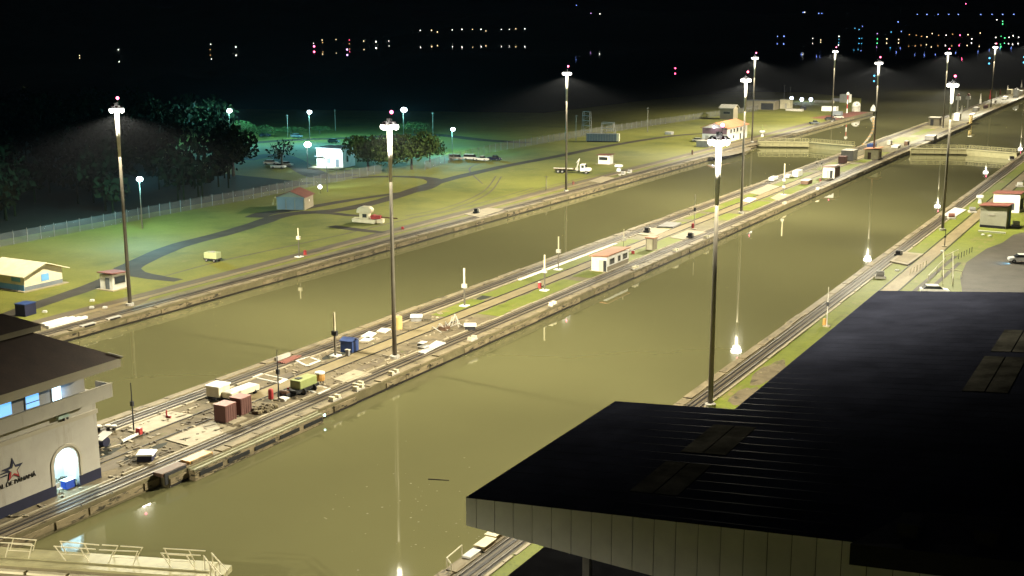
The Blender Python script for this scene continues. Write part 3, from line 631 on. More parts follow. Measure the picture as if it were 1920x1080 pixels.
# upper lantern roof
xt = 44.4; tp = onX(76, 609, xt); zt = tp.z; yt_ = tp.y
L(XB+2.0, xt-.7, yt_-12, yt_-.7, ZE+.4, zt-.45).build('lantern_wall', M_beige, ch)
L(XB+1.2, xt, yt_-12.5, yt_, zt-.5, zt).build('lantern_eave', M_band, ch)
hw = (xt-XB-1.2)/2; cl_ = (xt+XB+1.2)/2
vs = [(xt+.1-XW, yt_+.1-YE, zt+.02), (xt+.1-XW, yt_-12.6-YE, zt+.02), (XB+1.1-XW, yt_-12.6-YE, zt+.02), (XB+1.1-XW, yt_+.1-YE, zt+.02), (cl_-XW, yt_-hw-YE, zt+.02+sl*hw), (cl_-XW, yt_-12.5+hw-YE, zt+.02+sl*hw)]
MB().add(vs, [(0, 4, 5, 1), (1, 5, 2), (2, 5, 4, 3), (3, 4, 0), (0, 1, 2, 3)]).build('lantern_roof', M_tile, ch)
# lettering and star emblem on the wall
q = onX(67, 891, XW); yl = q.y-YE
for word in ('PANAMÁ', 'DE', 'CANAL'):
    fd = bpy.data.curves.new('wall_lettering', 'FONT'); fd.body = word; fd.size = .56; fd.extrude = .03; fd.align_x = 'RIGHT'
    tmp = bpy.data.objects.new('lettering_curve', fd); COL.objects.link(tmp); bpy.context.view_layer.update()
    me = bpy.data.meshes.new_from_object(tmp.evaluated_get(bpy.context.evaluated_depsgraph_get())); bpy.data.objects.remove(tmp)
    me.materials.clear(); me.materials.append(mat('dark_letter', (.012, .01, .012), .5, var=.1))
    o = bpy.data.objects.new('lettering', me); COL.objects.link(o); o.parent = ch
    o.location = (.04, yl, q.z-.03); o.rotation_euler = (R(90), 0, R(90))
    yl -= max(v.co.x for v in me.vertices)-min(v.co.x for v in me.vertices)+.22
q = onX(24, 881, XW); sy, sz_ = q.y-YE, q.z
def star(cyy, czz, r1, r2, rot=0): return [(cyy+(r1 if k % 2 == 0 else r2)*math.sin(math.pi*k/5+rot), czz+(r1 if k % 2 == 0 else r2)*math.cos(math.pi*k/5+rot)) for k in range(10)]
em = MB().profX(star(sy, sz_, 1.1, .46), .005, .06)
for i, (dy, dz, ln) in enumerate(((-.75, .28, .75), (-.95, .0, .8), (-1.0, -.26, .7))): em.profX([(sy+dy-ln*.5, sz_+dz-.035), (sy+dy+ln*.5, sz_+dz-.07), (sy+dy+ln*.5, sz_+dz+.07), (sy+dy-ln*.5, sz_+dz+.02)], .005, .055)
emb = em.build('star_emblem', M_navy, ch)
s10 = star(sy, sz_, .98, .41)
MB().profX([(sy, sz_), s10[3], s10[4], s10[5], s10[6], s10[7]], .061, .075).build('red_rays', M_red, emb)
MB().profX(star(sy+.05, sz_-.02, .62, .26), .076, .09).build('star_centre', M_band, emb)
q = onX(113, 782, XW)
t = thing('wall_floodlight', 'small pale green floodlight box fixed on the control house ledge', 'lamp', (XW+.14, q.y, q.z))
MB().b2(0, .35, -.62, .62, -.02, .3).build('housing', mat('pale_teal', (.3, .4, .36), .5), t); MB().b2(0, .2, .1, .22, -.35, -.02).build('bracket', M_dark, t); MB().ball((.2, .5, -.2), .12, 6, 5).build('sensor', M_dark, t)
# things in the doorway
q = Vector((XW+.5, ya1-.8, 0))
t = thing('reception_table', 'small blue draped table standing in the glowing arched doorway', 'table', (XW-.6, ym+.55, 0))
MB().b2(-.35, .35, -.55, .55, .05, .8).build('drape', mat('royal_blue_cloth', (.02, .07, .45), .7), t); MB().b2(-.39, .39, -.6, .6, .801, .85).build('tabletop', M_white, t)
t = thing('chair', 'pale metal chair at the left jamb of the arched doorway', 'chair', (XW-.25, ya0+.55, 0))
MB().b2(-.22, .22, -.22, .22, .42, .47).build('seat', M_offw, t); MB().b2(-.22, -.18, -.22, .22, .47, .95).build('backrest', M_offw, t)
for a_ in (-.19, .19):
    for b_ in (-.19, .19): MB().cyl((a_, b_, 0), (a_, b_, .42), .02, n=5).build('leg', M_grey, t)

# --- visitor building roof in the foreground
S_R = .104; Z_R = 14.0; X_R = 97.3
def RP(x, y):
    d = ray(x, y); n = Vector((-S_R, 0, 1)); t = ((Z_R-S_R*X_R)-CAM.dot(n))/d.dot(n); return CAM+d*t
vb = thing('visitor_building', 'big dark metal roofed grandstand building with grey panelled eaves in the foreground', 'building', (100, 60, 0))
OB = Vector((100, 60, 0))
A, B_, C_, D_, Ef = RP(872, 932), RP(1155, 752), RP(1380, 768), RP(1645, 545), RP(2050, 553)
X1 = X_R; Y1 = A.y; Y2 = B_.y; X2 = (C_.x+D_.x)/2; Y3 = D_.y; XR = 150.0
def rz_(x): return Z_R+S_R*(x-X_R)
poly = [(X1, Y1), (XR, Y1-2.4), (XR, Y3-3), (X2, Y3), (X2, C_.y), (X1, Y2)]
rf = MB()
YC = Y1-(X2-X1)*.045
for q4 in ([(X1, Y1), (X2, YC), (X2, C_.y), (X1, Y2)], [(X2, YC), (XR, Y1-2.4), (XR, Y3-3), (X2, Y3)]):
    v = [(x-OB.x, y-OB.y, rz_(x)) for x, y in q4]+[(x-OB.x, y-OB.y, rz_(x)-.12) for x, y in q4]
    rf.add(v, [(0, 1, 2, 3), (7, 6, 5, 4), (0, 4, 5, 1), (1, 5, 6, 2), (2, 6, 7, 3), (3, 7, 4, 0)])
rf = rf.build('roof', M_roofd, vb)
# standing seams across the roof
mb = MB(); y = Y1+.5
while y < Y3+.3:
    x0 = X1+.05 if y < Y2-.1 else X2+.05
    xe = XR-.2; ang = -.07
    dz = .009
    v = []
    x0 = max(X1+.05, x0)
    for xx in (x0, xe):
        yy = y-(xx-X1)*.045
        for a_, b_ in ((-.035, 0.0), (.035, 0.0), (.02, dz), (-.02, dz)): v.append((xx-OB.x, yy+a_-OB.y, rz_(xx)+b_+.002))
    mb.add(v, [(0, 1, 5, 4), (1, 2, 6, 5), (2, 3, 7, 6), (3, 0, 4, 7), (0, 3, 2, 1), (4, 5, 6, 7)]); y += 1.5
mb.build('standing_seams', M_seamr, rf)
# translucent sheets let into the roof
for (pa, pb, pc, pd_) in (((1300, 840), (1392, 806), (1345, 846), (1390, 800)),):
    pass
def roof_panel(xa, xb, ya, yb, nm='skylight'):
    v = []
    for (xx, yy) in ((xa, ya), (xb, ya), (xb, yb), (xa, yb)): v.append((xx-OB.x, yy-(xx-X1)*.045-OB.y, rz_(xx)+.012))
    v += [(a_, b_, c_+.03) for a_, b_, c_ in v]
    return MB().add(v, [(3, 2, 1, 0), (4, 5, 6, 7), (0, 1, 5, 4), (1, 2, 6, 5), (2, 3, 7, 6), (3, 0, 4, 7)]).build(nm, M_sky_l, rf)
for px0, py0, px1, py1 in ((1215, 925, 1300, 870), (1305, 850, 1390, 800), (1830, 735, 1900, 670), (1880, 660, 1935, 620)):
    a = RP(px0, py0); b = RP(px1, py1); k = .045
    xs = sorted((a.x, b.x)); mx_ = (xs[0]+xs[1])/2
    for c_ in range(2):
        roof_panel(mx_-1.5+1.55*c_, mx_-.05+1.55*c_, min(a.y, b.y)+k*(mx_-X1), max(a.y, b.y)+k*(mx_-X1))
# eave fascia of panels along the near edge, level underneath
fl = lambda x: Y1-(x-X1)*.0455
zb_ = lambda x: 12.22-(x-X1)*.022
mb = MB(); sm = MB(); x = X1; k = 0
wds = [.75]+[1.28]*60
while x < XR-1.5:
    x2 = x+wds[k]; k += 1
    v = []
    for xx in (x+.02, x2-.02):
        for (off, zz) in ((-.05, zb_(xx)), (-.05, rz_(xx)-.02), (.03, rz_(xx)-.125), (.03, zb_(xx))): v.append((xx-OB.x, fl(xx)+off-OB.y, zz))
    mb.add(v, [(0, 1, 2, 3), (7, 6, 5, 4), (0, 4, 5, 1), (1, 5, 6, 2), (2, 6, 7, 3), (3, 7, 4, 0)]); x = x2
fa = mb.build('fascia', M_fascia, vb)
v = [(X1+.01-OB.x, Y1+.035-OB.y, zb_(X1)+.02), (XR-1.6-OB.x, fl(XR-1.6)+.035-OB.y, zb_(XR)+.02), (XR-1.6-OB.x, fl(XR)+.035-OB.y, rz_(XR)-.14), (X1+.01-OB.x, Y1+.035-OB.y, rz_(X1)-.14)]
MB().add(v, [(0, 1, 2, 3)]).build('fascia_backing', M_seam, fa)
v = [(X1-OB.x, Y1-OB.y, zb_(X1)), (X1-OB.x, Y2-OB.y, zb_(X1)+1.3), (X1-OB.x, Y2-OB.y, rz_(X1)-.1), (X1-OB.x, Y1-OB.y, rz_(X1)-.1)]
MB().add(v+[(a_+.1, b_, c_) for a_, b_, c_ in v], [(0, 1, 2, 3), (7, 6, 5, 4), (0, 4, 5, 1), (1, 5, 6, 2), (2, 6, 7, 3), (3, 7, 4, 0)]).build('side_fascia', M_fascia, vb)
v = [(X1-OB.x+.1, Y1+.04-OB.y, 12.2), (XR-2-OB.x, fl(XR)+.04-OB.y, 11.4), (XR-2-OB.x, Y3-3-OB.y, 12.4), (X2-OB.x, Y3-OB.y-.1, 13.2), (X2-OB.x, C_.y-OB.y, 13.2), (X1-OB.x+.1, Y2-OB.y-.1, 13.4)]
MB().add(v, [tuple(range(6))]).build('soffit', M_dark, vb)
qc = onY(1101, 1060, Y1+1.5)
for i, xx in enumerate((qc.x, qc.x+14, qc.x+28)):
    MB().b2(xx-.22-OB.x, xx+.22-OB.x, Y1+1.3-OB.y, Y1+1.75-OB.y, 0, 12.1).build('column', M_grey, vb)
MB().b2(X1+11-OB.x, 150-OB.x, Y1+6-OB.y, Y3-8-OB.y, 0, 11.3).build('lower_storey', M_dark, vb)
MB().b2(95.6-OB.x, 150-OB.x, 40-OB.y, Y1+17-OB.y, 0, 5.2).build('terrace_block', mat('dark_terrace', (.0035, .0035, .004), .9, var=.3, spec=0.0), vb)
# low black block over the dark area at the near roof edge
a = RP(1590, 1026)
pc = thing('roof_block', 'low black block sitting on the near edge of the dark roof', 'roof plant', (a.x, fl(a.x)-.35, rz_(a.x)))
MB().add([(0, 0, -1.1), (26, -1.2, 1.6), (26, 4.8, 3.0), (2.2, 3.4, .55), (0, 0, .02), (26, -1.2, 2.9), (26, 4.8, 3.4), (2.2, 3.4, .9)], [(3, 2, 1, 0), (4, 5, 6, 7), (0, 1, 5, 4), (1, 2, 6, 5), (2, 3, 7, 6), (3, 0, 4, 7)]).build('housing', M_black, pc)
mb = MB()
for i in range(5):
    mb = MB().b2(2+i*3.6, 3+i*3.6, .9, 2.4, .5+i*.33, 1.2+i*.33); mb.build('vent', M_black, pc)  # plain black boxes along the top of the block

# ================================================================== MITRE GATES
def leaf(label, hinge, tip, top=0.85, thick=1.9, rails=True, face_dir=-1):
    h, t_ = Vector(hinge), Vector(tip); d = t_-h; Ln = d.length; a = math.atan2(d.y, d.x)
    t = thing('gate_leaf', label, 'lock gate', (h.x, h.y, 0), a)
    MB().b2(0, Ln, -thick/2, thick/2, -6, top-.3).build('leaf_body', M_gate, t)
    mb = MB()
    for i in range(int(Ln/2.4)): mb.b2(.3+i*2.4, .42+i*2.4, -thick/2-.07, -thick/2-.002, -1.1, top-.35)
    mb.build('stiffeners', M_gatef, t)
    MB().b2(0, Ln, -thick/2-.25, thick/2+.25, top-.29, top).build('deck', M_gate, t)
    if rails:
        for s in (-1, 1):
            y = s*(thick/2+.1); x = .3; sec = 0
            while x < Ln-1:
                L2 = min(4.6, Ln-x-.2); mb = MB()
                for z in (top+.55, top+1.1): mb.cyl((x, y, z), (x+L2, y, z), .05, n=5)
                for k in range(3): xx = x+.1+(L2-.2)*k/2; mb.cyl((xx, y, top), (xx, y, top+1.1), .05, n=5)
                mb.build('railing', M_gate, t); x += L2+.35
    mb = MB().b2(.2, Ln-.2, -thick/2-.9, -thick/2-.26, -.75, -.55); mb.build('fender_walk', M_gate, t)
    return t
leaf('closed upper gate leaf of the far lane hinged on the lawn side wall', (0.1, 421), (16.7, 427))
leaf('closed upper gate leaf of the far lane hinged on the centre wall', (33.4, 421), (16.9, 427))
leaf('closed upper gate leaf of the near lane hinged on the centre wall', (51.9, 421), (68.5, 427))
leaf('closed upper gate leaf of the near lane hinged on the right wall', (85.2, 421), (68.7, 427))
# lower gate leaf in the near corner, its fold-down railings at odd angles
ZD = .9
def Z(zx, zy, z): return G(zx/4.3636, 960+zy/4.3636, z)
a, b = Z(0, 362, ZD), Z(1650, 478, ZD); d = (b-a).normalized(); nrm = Vector((-d.y, d.x, 0))
ang = math.atan2(d.y, d.x); LN = (b-a).length+.6
lg = thing('gate_leaf', 'cream lower gate leaf with fold down railings in the near left corner', 'lock gate', (a.x, a.y, 0), ang)
inv = Matrix.Rotation(-ang, 4, 'Z')
def loc_(p): return inv @ (Vector(p)-Vector((a.x, a.y, 0)))
wback = abs(loc_(Z(90, 305, ZD)).y)
MB().b2(-6, LN, -.05, wback+.05, ZD-.22, ZD).build('deck', M_gate, lg)
MB().b2(-6, LN+.9, -.95, -.052, ZD-.30, ZD-.10).build('front_ledge', M_gate, lg)
for i, (x0, x1) in enumerate(((-6, 2.7), (2.95, 6.15), (6.4, LN+.2))): MB().b2(x0, x1, -1.35, -.96, ZD-.75, ZD-.55).build('fender_strip', M_cream, lg)
MB().b2(-6, LN, -.9, wback, -6, ZD-.31).build('leaf_body', M_gatef, lg)
MB().b2(-6, LN, wback+.06, wback+.4, ZD-.35, ZD-.05).build('back_ledge', M_gate, lg)
MB().b2(LN-.1, LN+1.2, -.2, wback+.2, ZD-.6, ZD-.15).build('mitre_post', M_gate, lg)
secs = [((0, 250, 262, 263), ((75, 255, 45, 370), (262, 265, 235, 380))), ((440, 280, 780, 305), ((450, 282, 540, 400), (655, 292, 730, 415))), ((810, 310, 1130, 323), ((930, 316, 890, 420), (1125, 325, 1090, 435))), ((1312, 336, 1640, 355), ((1320, 338, 1400, 455), (1520, 348, 1600, 470))),
        ((0, 205, 300, 230), ((110, 215, 85, 305), (295, 232, 270, 320))), ((490, 240, 810, 270), ((495, 242, 540, 335), (690, 257, 730, 345))), ((835, 270, 965, 277), ((965, 278, 930, 355),)), ((985, 279, 1170, 291), ((1165, 292, 1120, 375),)), ((1335, 298, 1680, 318), ((1345, 300, 1390, 395), (1545, 312, 1590, 405)))]
for (xa, ya, xb, yb), posts in secs:
    mb = MB(); mb.cyl(loc_(Z(xa, ya, 2.0)), loc_(Z(xb, yb, 2.0)), .045, n=6)
    for (tx, ty, bx, by) in posts: mb.cyl(loc_(Z(tx, ty, 2.0)), loc_(Z(bx, by, ZD)), .045, n=6)
    (tx, ty, bx, by) = posts[0]; m0_ = (loc_(Z(tx, ty, 2.0))+loc_(Z(bx, by, ZD)))/2
    (tx, ty, bx, by) = posts[-1]; m1_ = (loc_(Z(tx, ty, 2.0))+loc_(Z(bx, by, ZD)))/2
    if len(posts) > 1: mb.cyl(m0_, m1_, .035, n=6)
    mb.build('railing', M_cream, lg)
for (xa, ya, xb, yb) in ((1730, 335, 1862, 480), (1665, 355, 1765, 490), (1715, 405, 1810, 515)):
    p0, p1 = loc_(Z(xa, ya, 2.0)), loc_(Z(xb, yb, 2.0)); mb = MB().cyl(p0, p1, .05, n=6)
    for k in (0.05, .5, .95): q = p0+(p1-p0)*k; mb.cyl(q, (q.x, q.y, ZD-.15), .045, n=6)
    mb.build('railing', M_cream, lg)
# gate leaf folded back into the centre wall recess
og = thing('gate_leaf', 'open gate leaf with a pale plank walkway folded against the centre wall', 'lock gate', (51.85, 83.5, 0))
MB().b2(-.0, .9, 0, 20, -5, -.25).build('leaf_body', M_face, og)
for k in range(2): MB().b2(.05+k*.5, .3+k*.5, 0, 20, -.2+.0*k, -.02-.05*k).build('walkway_plank', mat('pale_plank', (.17, .16, .09), .7, var=.3), og)
mb = MB()
for i in range(5): mb.b2(.901, .98, .6+i*4, 3.8+i*4, -.85, -.45)
mb.build('fender_pads', M_black, og)
lp = thing('signal_lamp', 'tiny pale green lamp at the end of the folded gate leaf', 'lamp', (52.8, 103.7, -.35))
MB().cyl((-.9, 0, 0), (0, 0, 0), .03, n=5).build('bracket', M_dark, lp); MB().ball((0, 0, 0), .13, 8, 6).build('lens', emit('green_lamp', (.5, 1, .75), 14), lp)
for k, (px_, py_, lb) in enumerate(((375, 862, 'weathered orange timber buffer block on the centre wall edge near the control house'), (325, 885, 'smaller rusty buffer frame on the wall edge just left of the orange block'))):
    p = G(px_, py_); t = thing('buffer_block', lb, 'buffer', (p.x-.3, p.y, 0))
    MB().b2(-.7, .5, -1.6, 1.6, 0, .35).build('block', M_orange if k == 0 else M_brown, t); MB().b2(.501, .62, -1.4, 1.4, -.8, .3).build('pad', M_dirt if k == 0 else M_dark, t)

# ================================================================== FENCES
def fence(label, pts, sp, hgt):
    t = thing('chain_link_fence', label, 'fence', pts[0]); o = Vector(pts[0]); scr = MB(); i = 0
    for a_, b_ in zip(pts, pts[1:]):
        a_, b_ = Vector(a_), Vector(b_); n = max(1, round((b_-a_).length/sp))
        scr.add([a_-o, b_-o, b_-o+Vector((0, 0, hgt)), a_-o+Vector((0, 0, hgt))], [(0, 1, 2, 3)])
        for k in range(n):
            q = a_+(b_-a_)*k/n-o; MB().cyl(q, q+Vector((0, 0, hgt+.25)), .055, n=5).build('post', M_post, t)
    scr.build('mesh_panel', M_fence, t)
fence('tall grey chain link fence along the dark trees behind the lawn', [(-63.4, 120, 0), (-64.6, 176.7, 0), (-65.6, 210, 0), (-65.0, 231, 0), (-66.8, 260, 0), (-66.8, 288, 0)], 3.3, 2.5)
fence('dim chain link fence running far back along the upper lawn', [(-60.5, 300.8, 0), (-65.5, 325, 0), (-67.9, 359, 0), (-66, 420, 0), (-62, 474, 0), (-50.5, 580, 0)], 4.2, 2.5)

# ================================================================== TREES
def leafcloud(mb, c, rx, ry, rz, n, size, r):
    for i in range(n):
        while True:
            q = Vector((r.uniform(-1, 1), r.uniform(-1, 1), r.uniform(-.8, 1)))
            if .25 < q.length < 1: break
        p = Vector((c[0]+q.x*rx, c[1]+q.y*ry, c[2]+q.z*rz)); s = size*r.uniform(.5, 1.2)
        u = Vector((r.gauss(0, 1), r.gauss(0, 1), r.gauss(0, .6))).normalized(); v = u.orthogonal().normalized()
        v = (Matrix.Rotation(r.uniform(0, 6.28), 3, u) @ v)
        w_ = u.cross(v)
        mb.add([p-v*s, p+w_*s*.55, p+v*s, p-w_*s*.55], [(0, 1, 2, 3)])
def tree(label, loc, h, rad, n, m, seed, name='tree', cat='tree', group=None, limbs=5, bare=False):
    r = random.Random(seed); t = thing(name, label, cat, loc, r.uniform(0, 6), group)
    th = h*.45; tr = MB(); tr.cyl((0, 0, 0), (0, 0, th), h*.035, h*.022, 8); cr = MB()
    for i in range(limbs):
        a_ = 6.28*i/limbs+r.uniform(-.4, .4); q = Vector((math.cos(a_)*rad*.55, math.sin(a_)*rad*.55, h*r.uniform(.62, .86)))
        tr.cyl((0, 0, th*r.uniform(.7, 1)), q, h*.018, h*.006, 6)
        if bare:
            for k in range(4): tr.cyl(q*r.uniform(.6, .9), q+Vector((r.uniform(-1, 1), r.uniform(-1, 1), r.uniform(.3, 1)))*h*.16, h*.007, h*.003, 5)
        if n: leafcloud(cr, q-Vector((0, 0, h*.12)), rad*.55, rad*.55, h*.3, n//(limbs+1), h*.055, r)
    if n: leafcloud(cr, (0, 0, h*.58), rad*.75, rad*.75, h*.42, n//(limbs+1), h*.055, r)
    tr.build('trunk', M_bark, t)
    if n: cr.build('crown', m, t)
    return t
r = random.Random(11); fm = MB(); cnt = 0
while cnt < 230:
    x, y = r.uniform(-400, -70), r.uniform(60, 400)
    u, v = PX((x, y, 0))
    lim = 455-max(0, (330-v))*.25
    if not (-160 < u < lim-10): continue
    h = r.uniform(9, 17); rad = h*r.uniform(.3, .45); cnt += 1
    fm.cyl((x, y, 0), (x, y, h*.5), .25, .15, 5, False)
    leafcloud(fm, (x, y, h*.62), rad, rad, h*.36, 120, 1.0, r)
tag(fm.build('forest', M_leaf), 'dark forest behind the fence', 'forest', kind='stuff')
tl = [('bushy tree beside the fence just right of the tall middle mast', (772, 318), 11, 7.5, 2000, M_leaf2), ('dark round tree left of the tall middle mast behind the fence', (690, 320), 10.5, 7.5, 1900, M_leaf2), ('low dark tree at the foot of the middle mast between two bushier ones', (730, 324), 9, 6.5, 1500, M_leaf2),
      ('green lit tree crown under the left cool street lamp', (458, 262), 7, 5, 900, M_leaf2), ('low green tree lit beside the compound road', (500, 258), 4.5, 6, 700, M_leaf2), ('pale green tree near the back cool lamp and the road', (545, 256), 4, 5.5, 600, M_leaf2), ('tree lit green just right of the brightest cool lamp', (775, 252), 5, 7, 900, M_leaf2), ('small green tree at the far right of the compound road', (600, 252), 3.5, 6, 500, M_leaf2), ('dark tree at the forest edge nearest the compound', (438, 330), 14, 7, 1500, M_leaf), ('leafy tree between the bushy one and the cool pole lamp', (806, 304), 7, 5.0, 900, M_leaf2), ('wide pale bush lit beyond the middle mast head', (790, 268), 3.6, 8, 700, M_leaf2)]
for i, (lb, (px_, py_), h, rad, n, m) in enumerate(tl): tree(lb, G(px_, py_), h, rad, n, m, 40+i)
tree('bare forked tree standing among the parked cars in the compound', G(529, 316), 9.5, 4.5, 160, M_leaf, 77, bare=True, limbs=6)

# ================================================================== COOL POLE LAMPS
def pole_lamp(label, base, h, energy, glob=.5, col=(.2, .78, .88), aim=None):
    t = thing('pole_lamp', label, 'street lamp', base, 0, 'cool pole lamps in the compound')
    MB().cyl((0, 0, 0), (0, 0, h), .14, .09, 8).build('pole', M_pole, t)
    MB().cyl((0, 0, h-.15), (.7, -.5, h+.05), .05, n=6).build('arm', M_pole, t)
    hd = MB().b2(.45, 1.0, -.8, -.3, h-.02, h+.16).build('lamp_head', M_dark, t)
    glob *= 1.25; MB().ball((.72, -.55, h-.18), glob, 10, 6, .8).build('lens', M_cool, hd)
    ld = bpy.data.lights.new('pole_flood', 'POINT'); ld.energy = energy*0.9; batwing(ld, 7.0, 2.0); ld.color = col; ld.shadow_soft_size = .3
    if aim:
        ld = bpy.data.lights.new('pole_flood', 'SPOT'); ld.energy = 20000; ld.color = col; ld.spot_size = R(95); ld.spot_blend = .6; ld.shadow_soft_size = .3
    o = bpy.data.objects.new('pole_flood', ld); COL.objects.link(o); o.parent = t; o.location = (.72, -.55, h-.18-glob*.8-.35)
    if aim: o.rotation_euler = (Vector(aim)-Vector(base)-Vector(o.location)).to_track_quat('-Z', 'Y').to_euler()
pole_lamp('cool street lamp rising over the leftmost trees beyond the fence', G(432, 264), 11, 9000, .8)
pole_lamp('cool street lamp above the back road of the compound', G(581, 262), 10.2, 9000, .7)
pole_lamp('brightest cool street lamp beside the head of the middle mast', G(757, 262), 11, 11000, .95)
pole_lamp('cool street lamp over the bright parked trucks', G(848, 286), 7.8, 7500, .6)
pole_lamp('lone cool street lamp on the lawn in front of the forest fence', G(267, 429), 10.6, 7500, .55)
pole_lamp('left floodlight glaring over the white guard building', G(577, 317), 7.4, 0, .85, (.7, .95, 1), (hx, hy-1, 2))
pole_lamp('right floodlight glaring over the white guard building', G(614, 360), 9.6, 0, .8, (.7, .95, 1), (hx, hy-2, 1))
for i, (u, v, h, lb) in enumerate([(540, 258, 8.5, 'thin unlit pole left of the back cool lamp'), (629, 245, 8.5, 'thin unlit pole right of the back cool lamp'), (812, 256, 9, 'thin unlit pole between two cool lamps'), (1214, 248, 9.5, 'thin grey pole on the far lawn beside the dim fence'), (1470, 187, 8, 'thin pole behind the bright cream shed'), (1481, 187, 7, 'second thin pole behind the cream shed'), (1024, 357, 3.8, 'slender short pole on the grass by the middle mast'), (1080, 266, 9.5, 'slender dark pole at the end of the grey container')]):
    t = thing('utility_pole', lb, 'pole', G(u, v)); MB().cyl((0, 0, 0), (0, 0, h), .13, .08, 6).build('shaft', M_pole, t); MB().b2(-.5, .5, -.05, .05, h-.4, h-.28).build('crossbar', M_pole, t)
# lattice frames on the far lawn
for (u, v, wd, h, lb) in ((1100, 253, 2.8, 8.8, 'tall dim lattice frame behind the grey container'), (1140, 250, 4.6, 4.2, 'low dim portal frame right of the tall lattice')):
    b_ = G(u, v); t = thing('lattice_frame', lb, 'frame', b_)
    for sx in (-1, 1):
        for sy_ in (-1, 1): MB().cyl((sx*wd/2*1.25, sy_*.8, 0), (sx*wd/2, sy_*.6, h), .1, n=5).build('leg', M_grey, t)
    mb = MB(); k = 0
    while k*1.8 < h:
        z0_, z1_ = k*1.8, min(h, k*1.8+1.8); mb.cyl((-wd/2, -.7, z1_), (wd/2, -.7, z1_), .06, n=4); mb.cyl((-wd/2, .7, z1_), (wd/2, .7, z1_), .06, n=4); mb.cyl((-wd/2*1.1, -.7, z0_), (wd/2, -.7, z1_), .05, n=4); k += 1
    mb.build('bracing', M_grey, t)

# ================================================================== VEHICLES
def wheel(t, x, y, r_, wdt=.24):
    o = MB().cyl((x, y-wdt/2, r_), (x, y+wdt/2, r_), r_, n=12).build('wheel', M_black, t); s = 1 if y > 0 else -1
    MB().cyl((x, y+s*wdt/2+.001*s, r_), (x, y+s*(wdt/2+.03), r_), r_*.55, n=10).build('rim', M_grey, o)
def car(label, base, rz, body, name='parked_car', cat='car', pickup=False, group=None, van=False):
    t = thing(name, label, cat, base, rz, group)
    L2 = 2.15; W2 = .85
    side = [(-L2, .35), (L2, .35), (L2+.05, .62), (L2-.1, .85), (1.0, .98), (-L2, .98)]
    bd = MB().profY([(x, z) for x, z in side], -W2, W2).build('body', body, t, bevel=.05)
    if van: cab = [(-L2+.05, .99), (1.55, .99), (.9, 1.75), (-L2+.05, 1.8)]
    elif pickup: cab = [(-.35, .99), (1.25, .99), (.65, 1.55), (-.25, 1.55)]
    else: cab = [(-1.9, .99), (1.2, .99), (.55, 1.45), (-1.35, 1.45)]
    g = MB().profY(cab, -W2+.1, W2-.1).build('cabin', M_glass, t)
    zt_ = cab[2][1]; MB().b2(cab[3][0]+.02, cab[2][0]-.02, -W2+.08, W2-.08, zt_+.001, zt_+.06).build('roof', body, t)
    if pickup: MB().b2(-L2+.12, -.5, -W2+.12, W2-.12, .981, 1.0).build('load_bed', M_black, t)
    for s in (-1, 1):
        for x in (-1.35, 1.35): wheel(t, x, s*(W2-.04), .34)
        MB().b2(L2-.02, L2+.04, s*.6-.16, s*.6+.16, .62, .76).build('headlight', M_offw, t)
    return t
# flatbed crane truck
a, b = G(1043, 324), G(1104, 326); tk = thing('flatbed_truck', 'white cab flatbed truck with a small folded crane parked on the lawn', 'truck', (a+b)/2, math.atan2(b.y-a.y, b.x-a.x))
MB().b2(-5.0, 3.0, -.45, .45, .65, .9).build('chassis', M_dark, tk); MB().b2(-5.2, .5, -1.2, 1.2, 1.2, 1.38).build('flatbed', M_brown, tk); MB().b2(-5.2, .5, -1.24, -1.201, 1.38, 1.62).build('side_board', M_offw, tk)
cb = MB().profY([(2.4, .75), (3.9, .75), (3.9, 1.7), (3.65, 2.75), (2.4, 2.75)], -1.15, 1.15).build('cab', M_white, tk, bevel=.08); MB().profY([(3.91, .75), (5.3, .75), (5.35, 1.3), (5.1, 1.65), (3.91, 1.75)], -1.0, 1.0).build('bonnet', M_white, tk, bevel=.1)
MB().b2(2.75, 3.55, -1.17, -1.151, 1.75, 2.5).build('side_window', M_glass, cb); MB().add([(3.93, -1, 1.8), (3.93, 1, 1.8), (3.7, 1, 2.6), (3.7, -1, 2.6)], [(0, 1, 2, 3)]).build('windscreen', M_glass, cb)
cr_ = MB(); cr_.b2(1.0, 1.7, -.5, .5, .9, 1.7); cr_.cyl((1.3, 0, 1.7), (2.0, 0, 4.2), .22, .17, 8); cr_.cyl((2.0, 0, 4.2), (1.2, 0, 3.1), .14, .12, 8); cr_.build('crane', M_offw, tk)
for s in (-1, 1):
    for x in (-3.9, -2.7, 4.2): wheel(tk, x, s*.95, .52, .34)
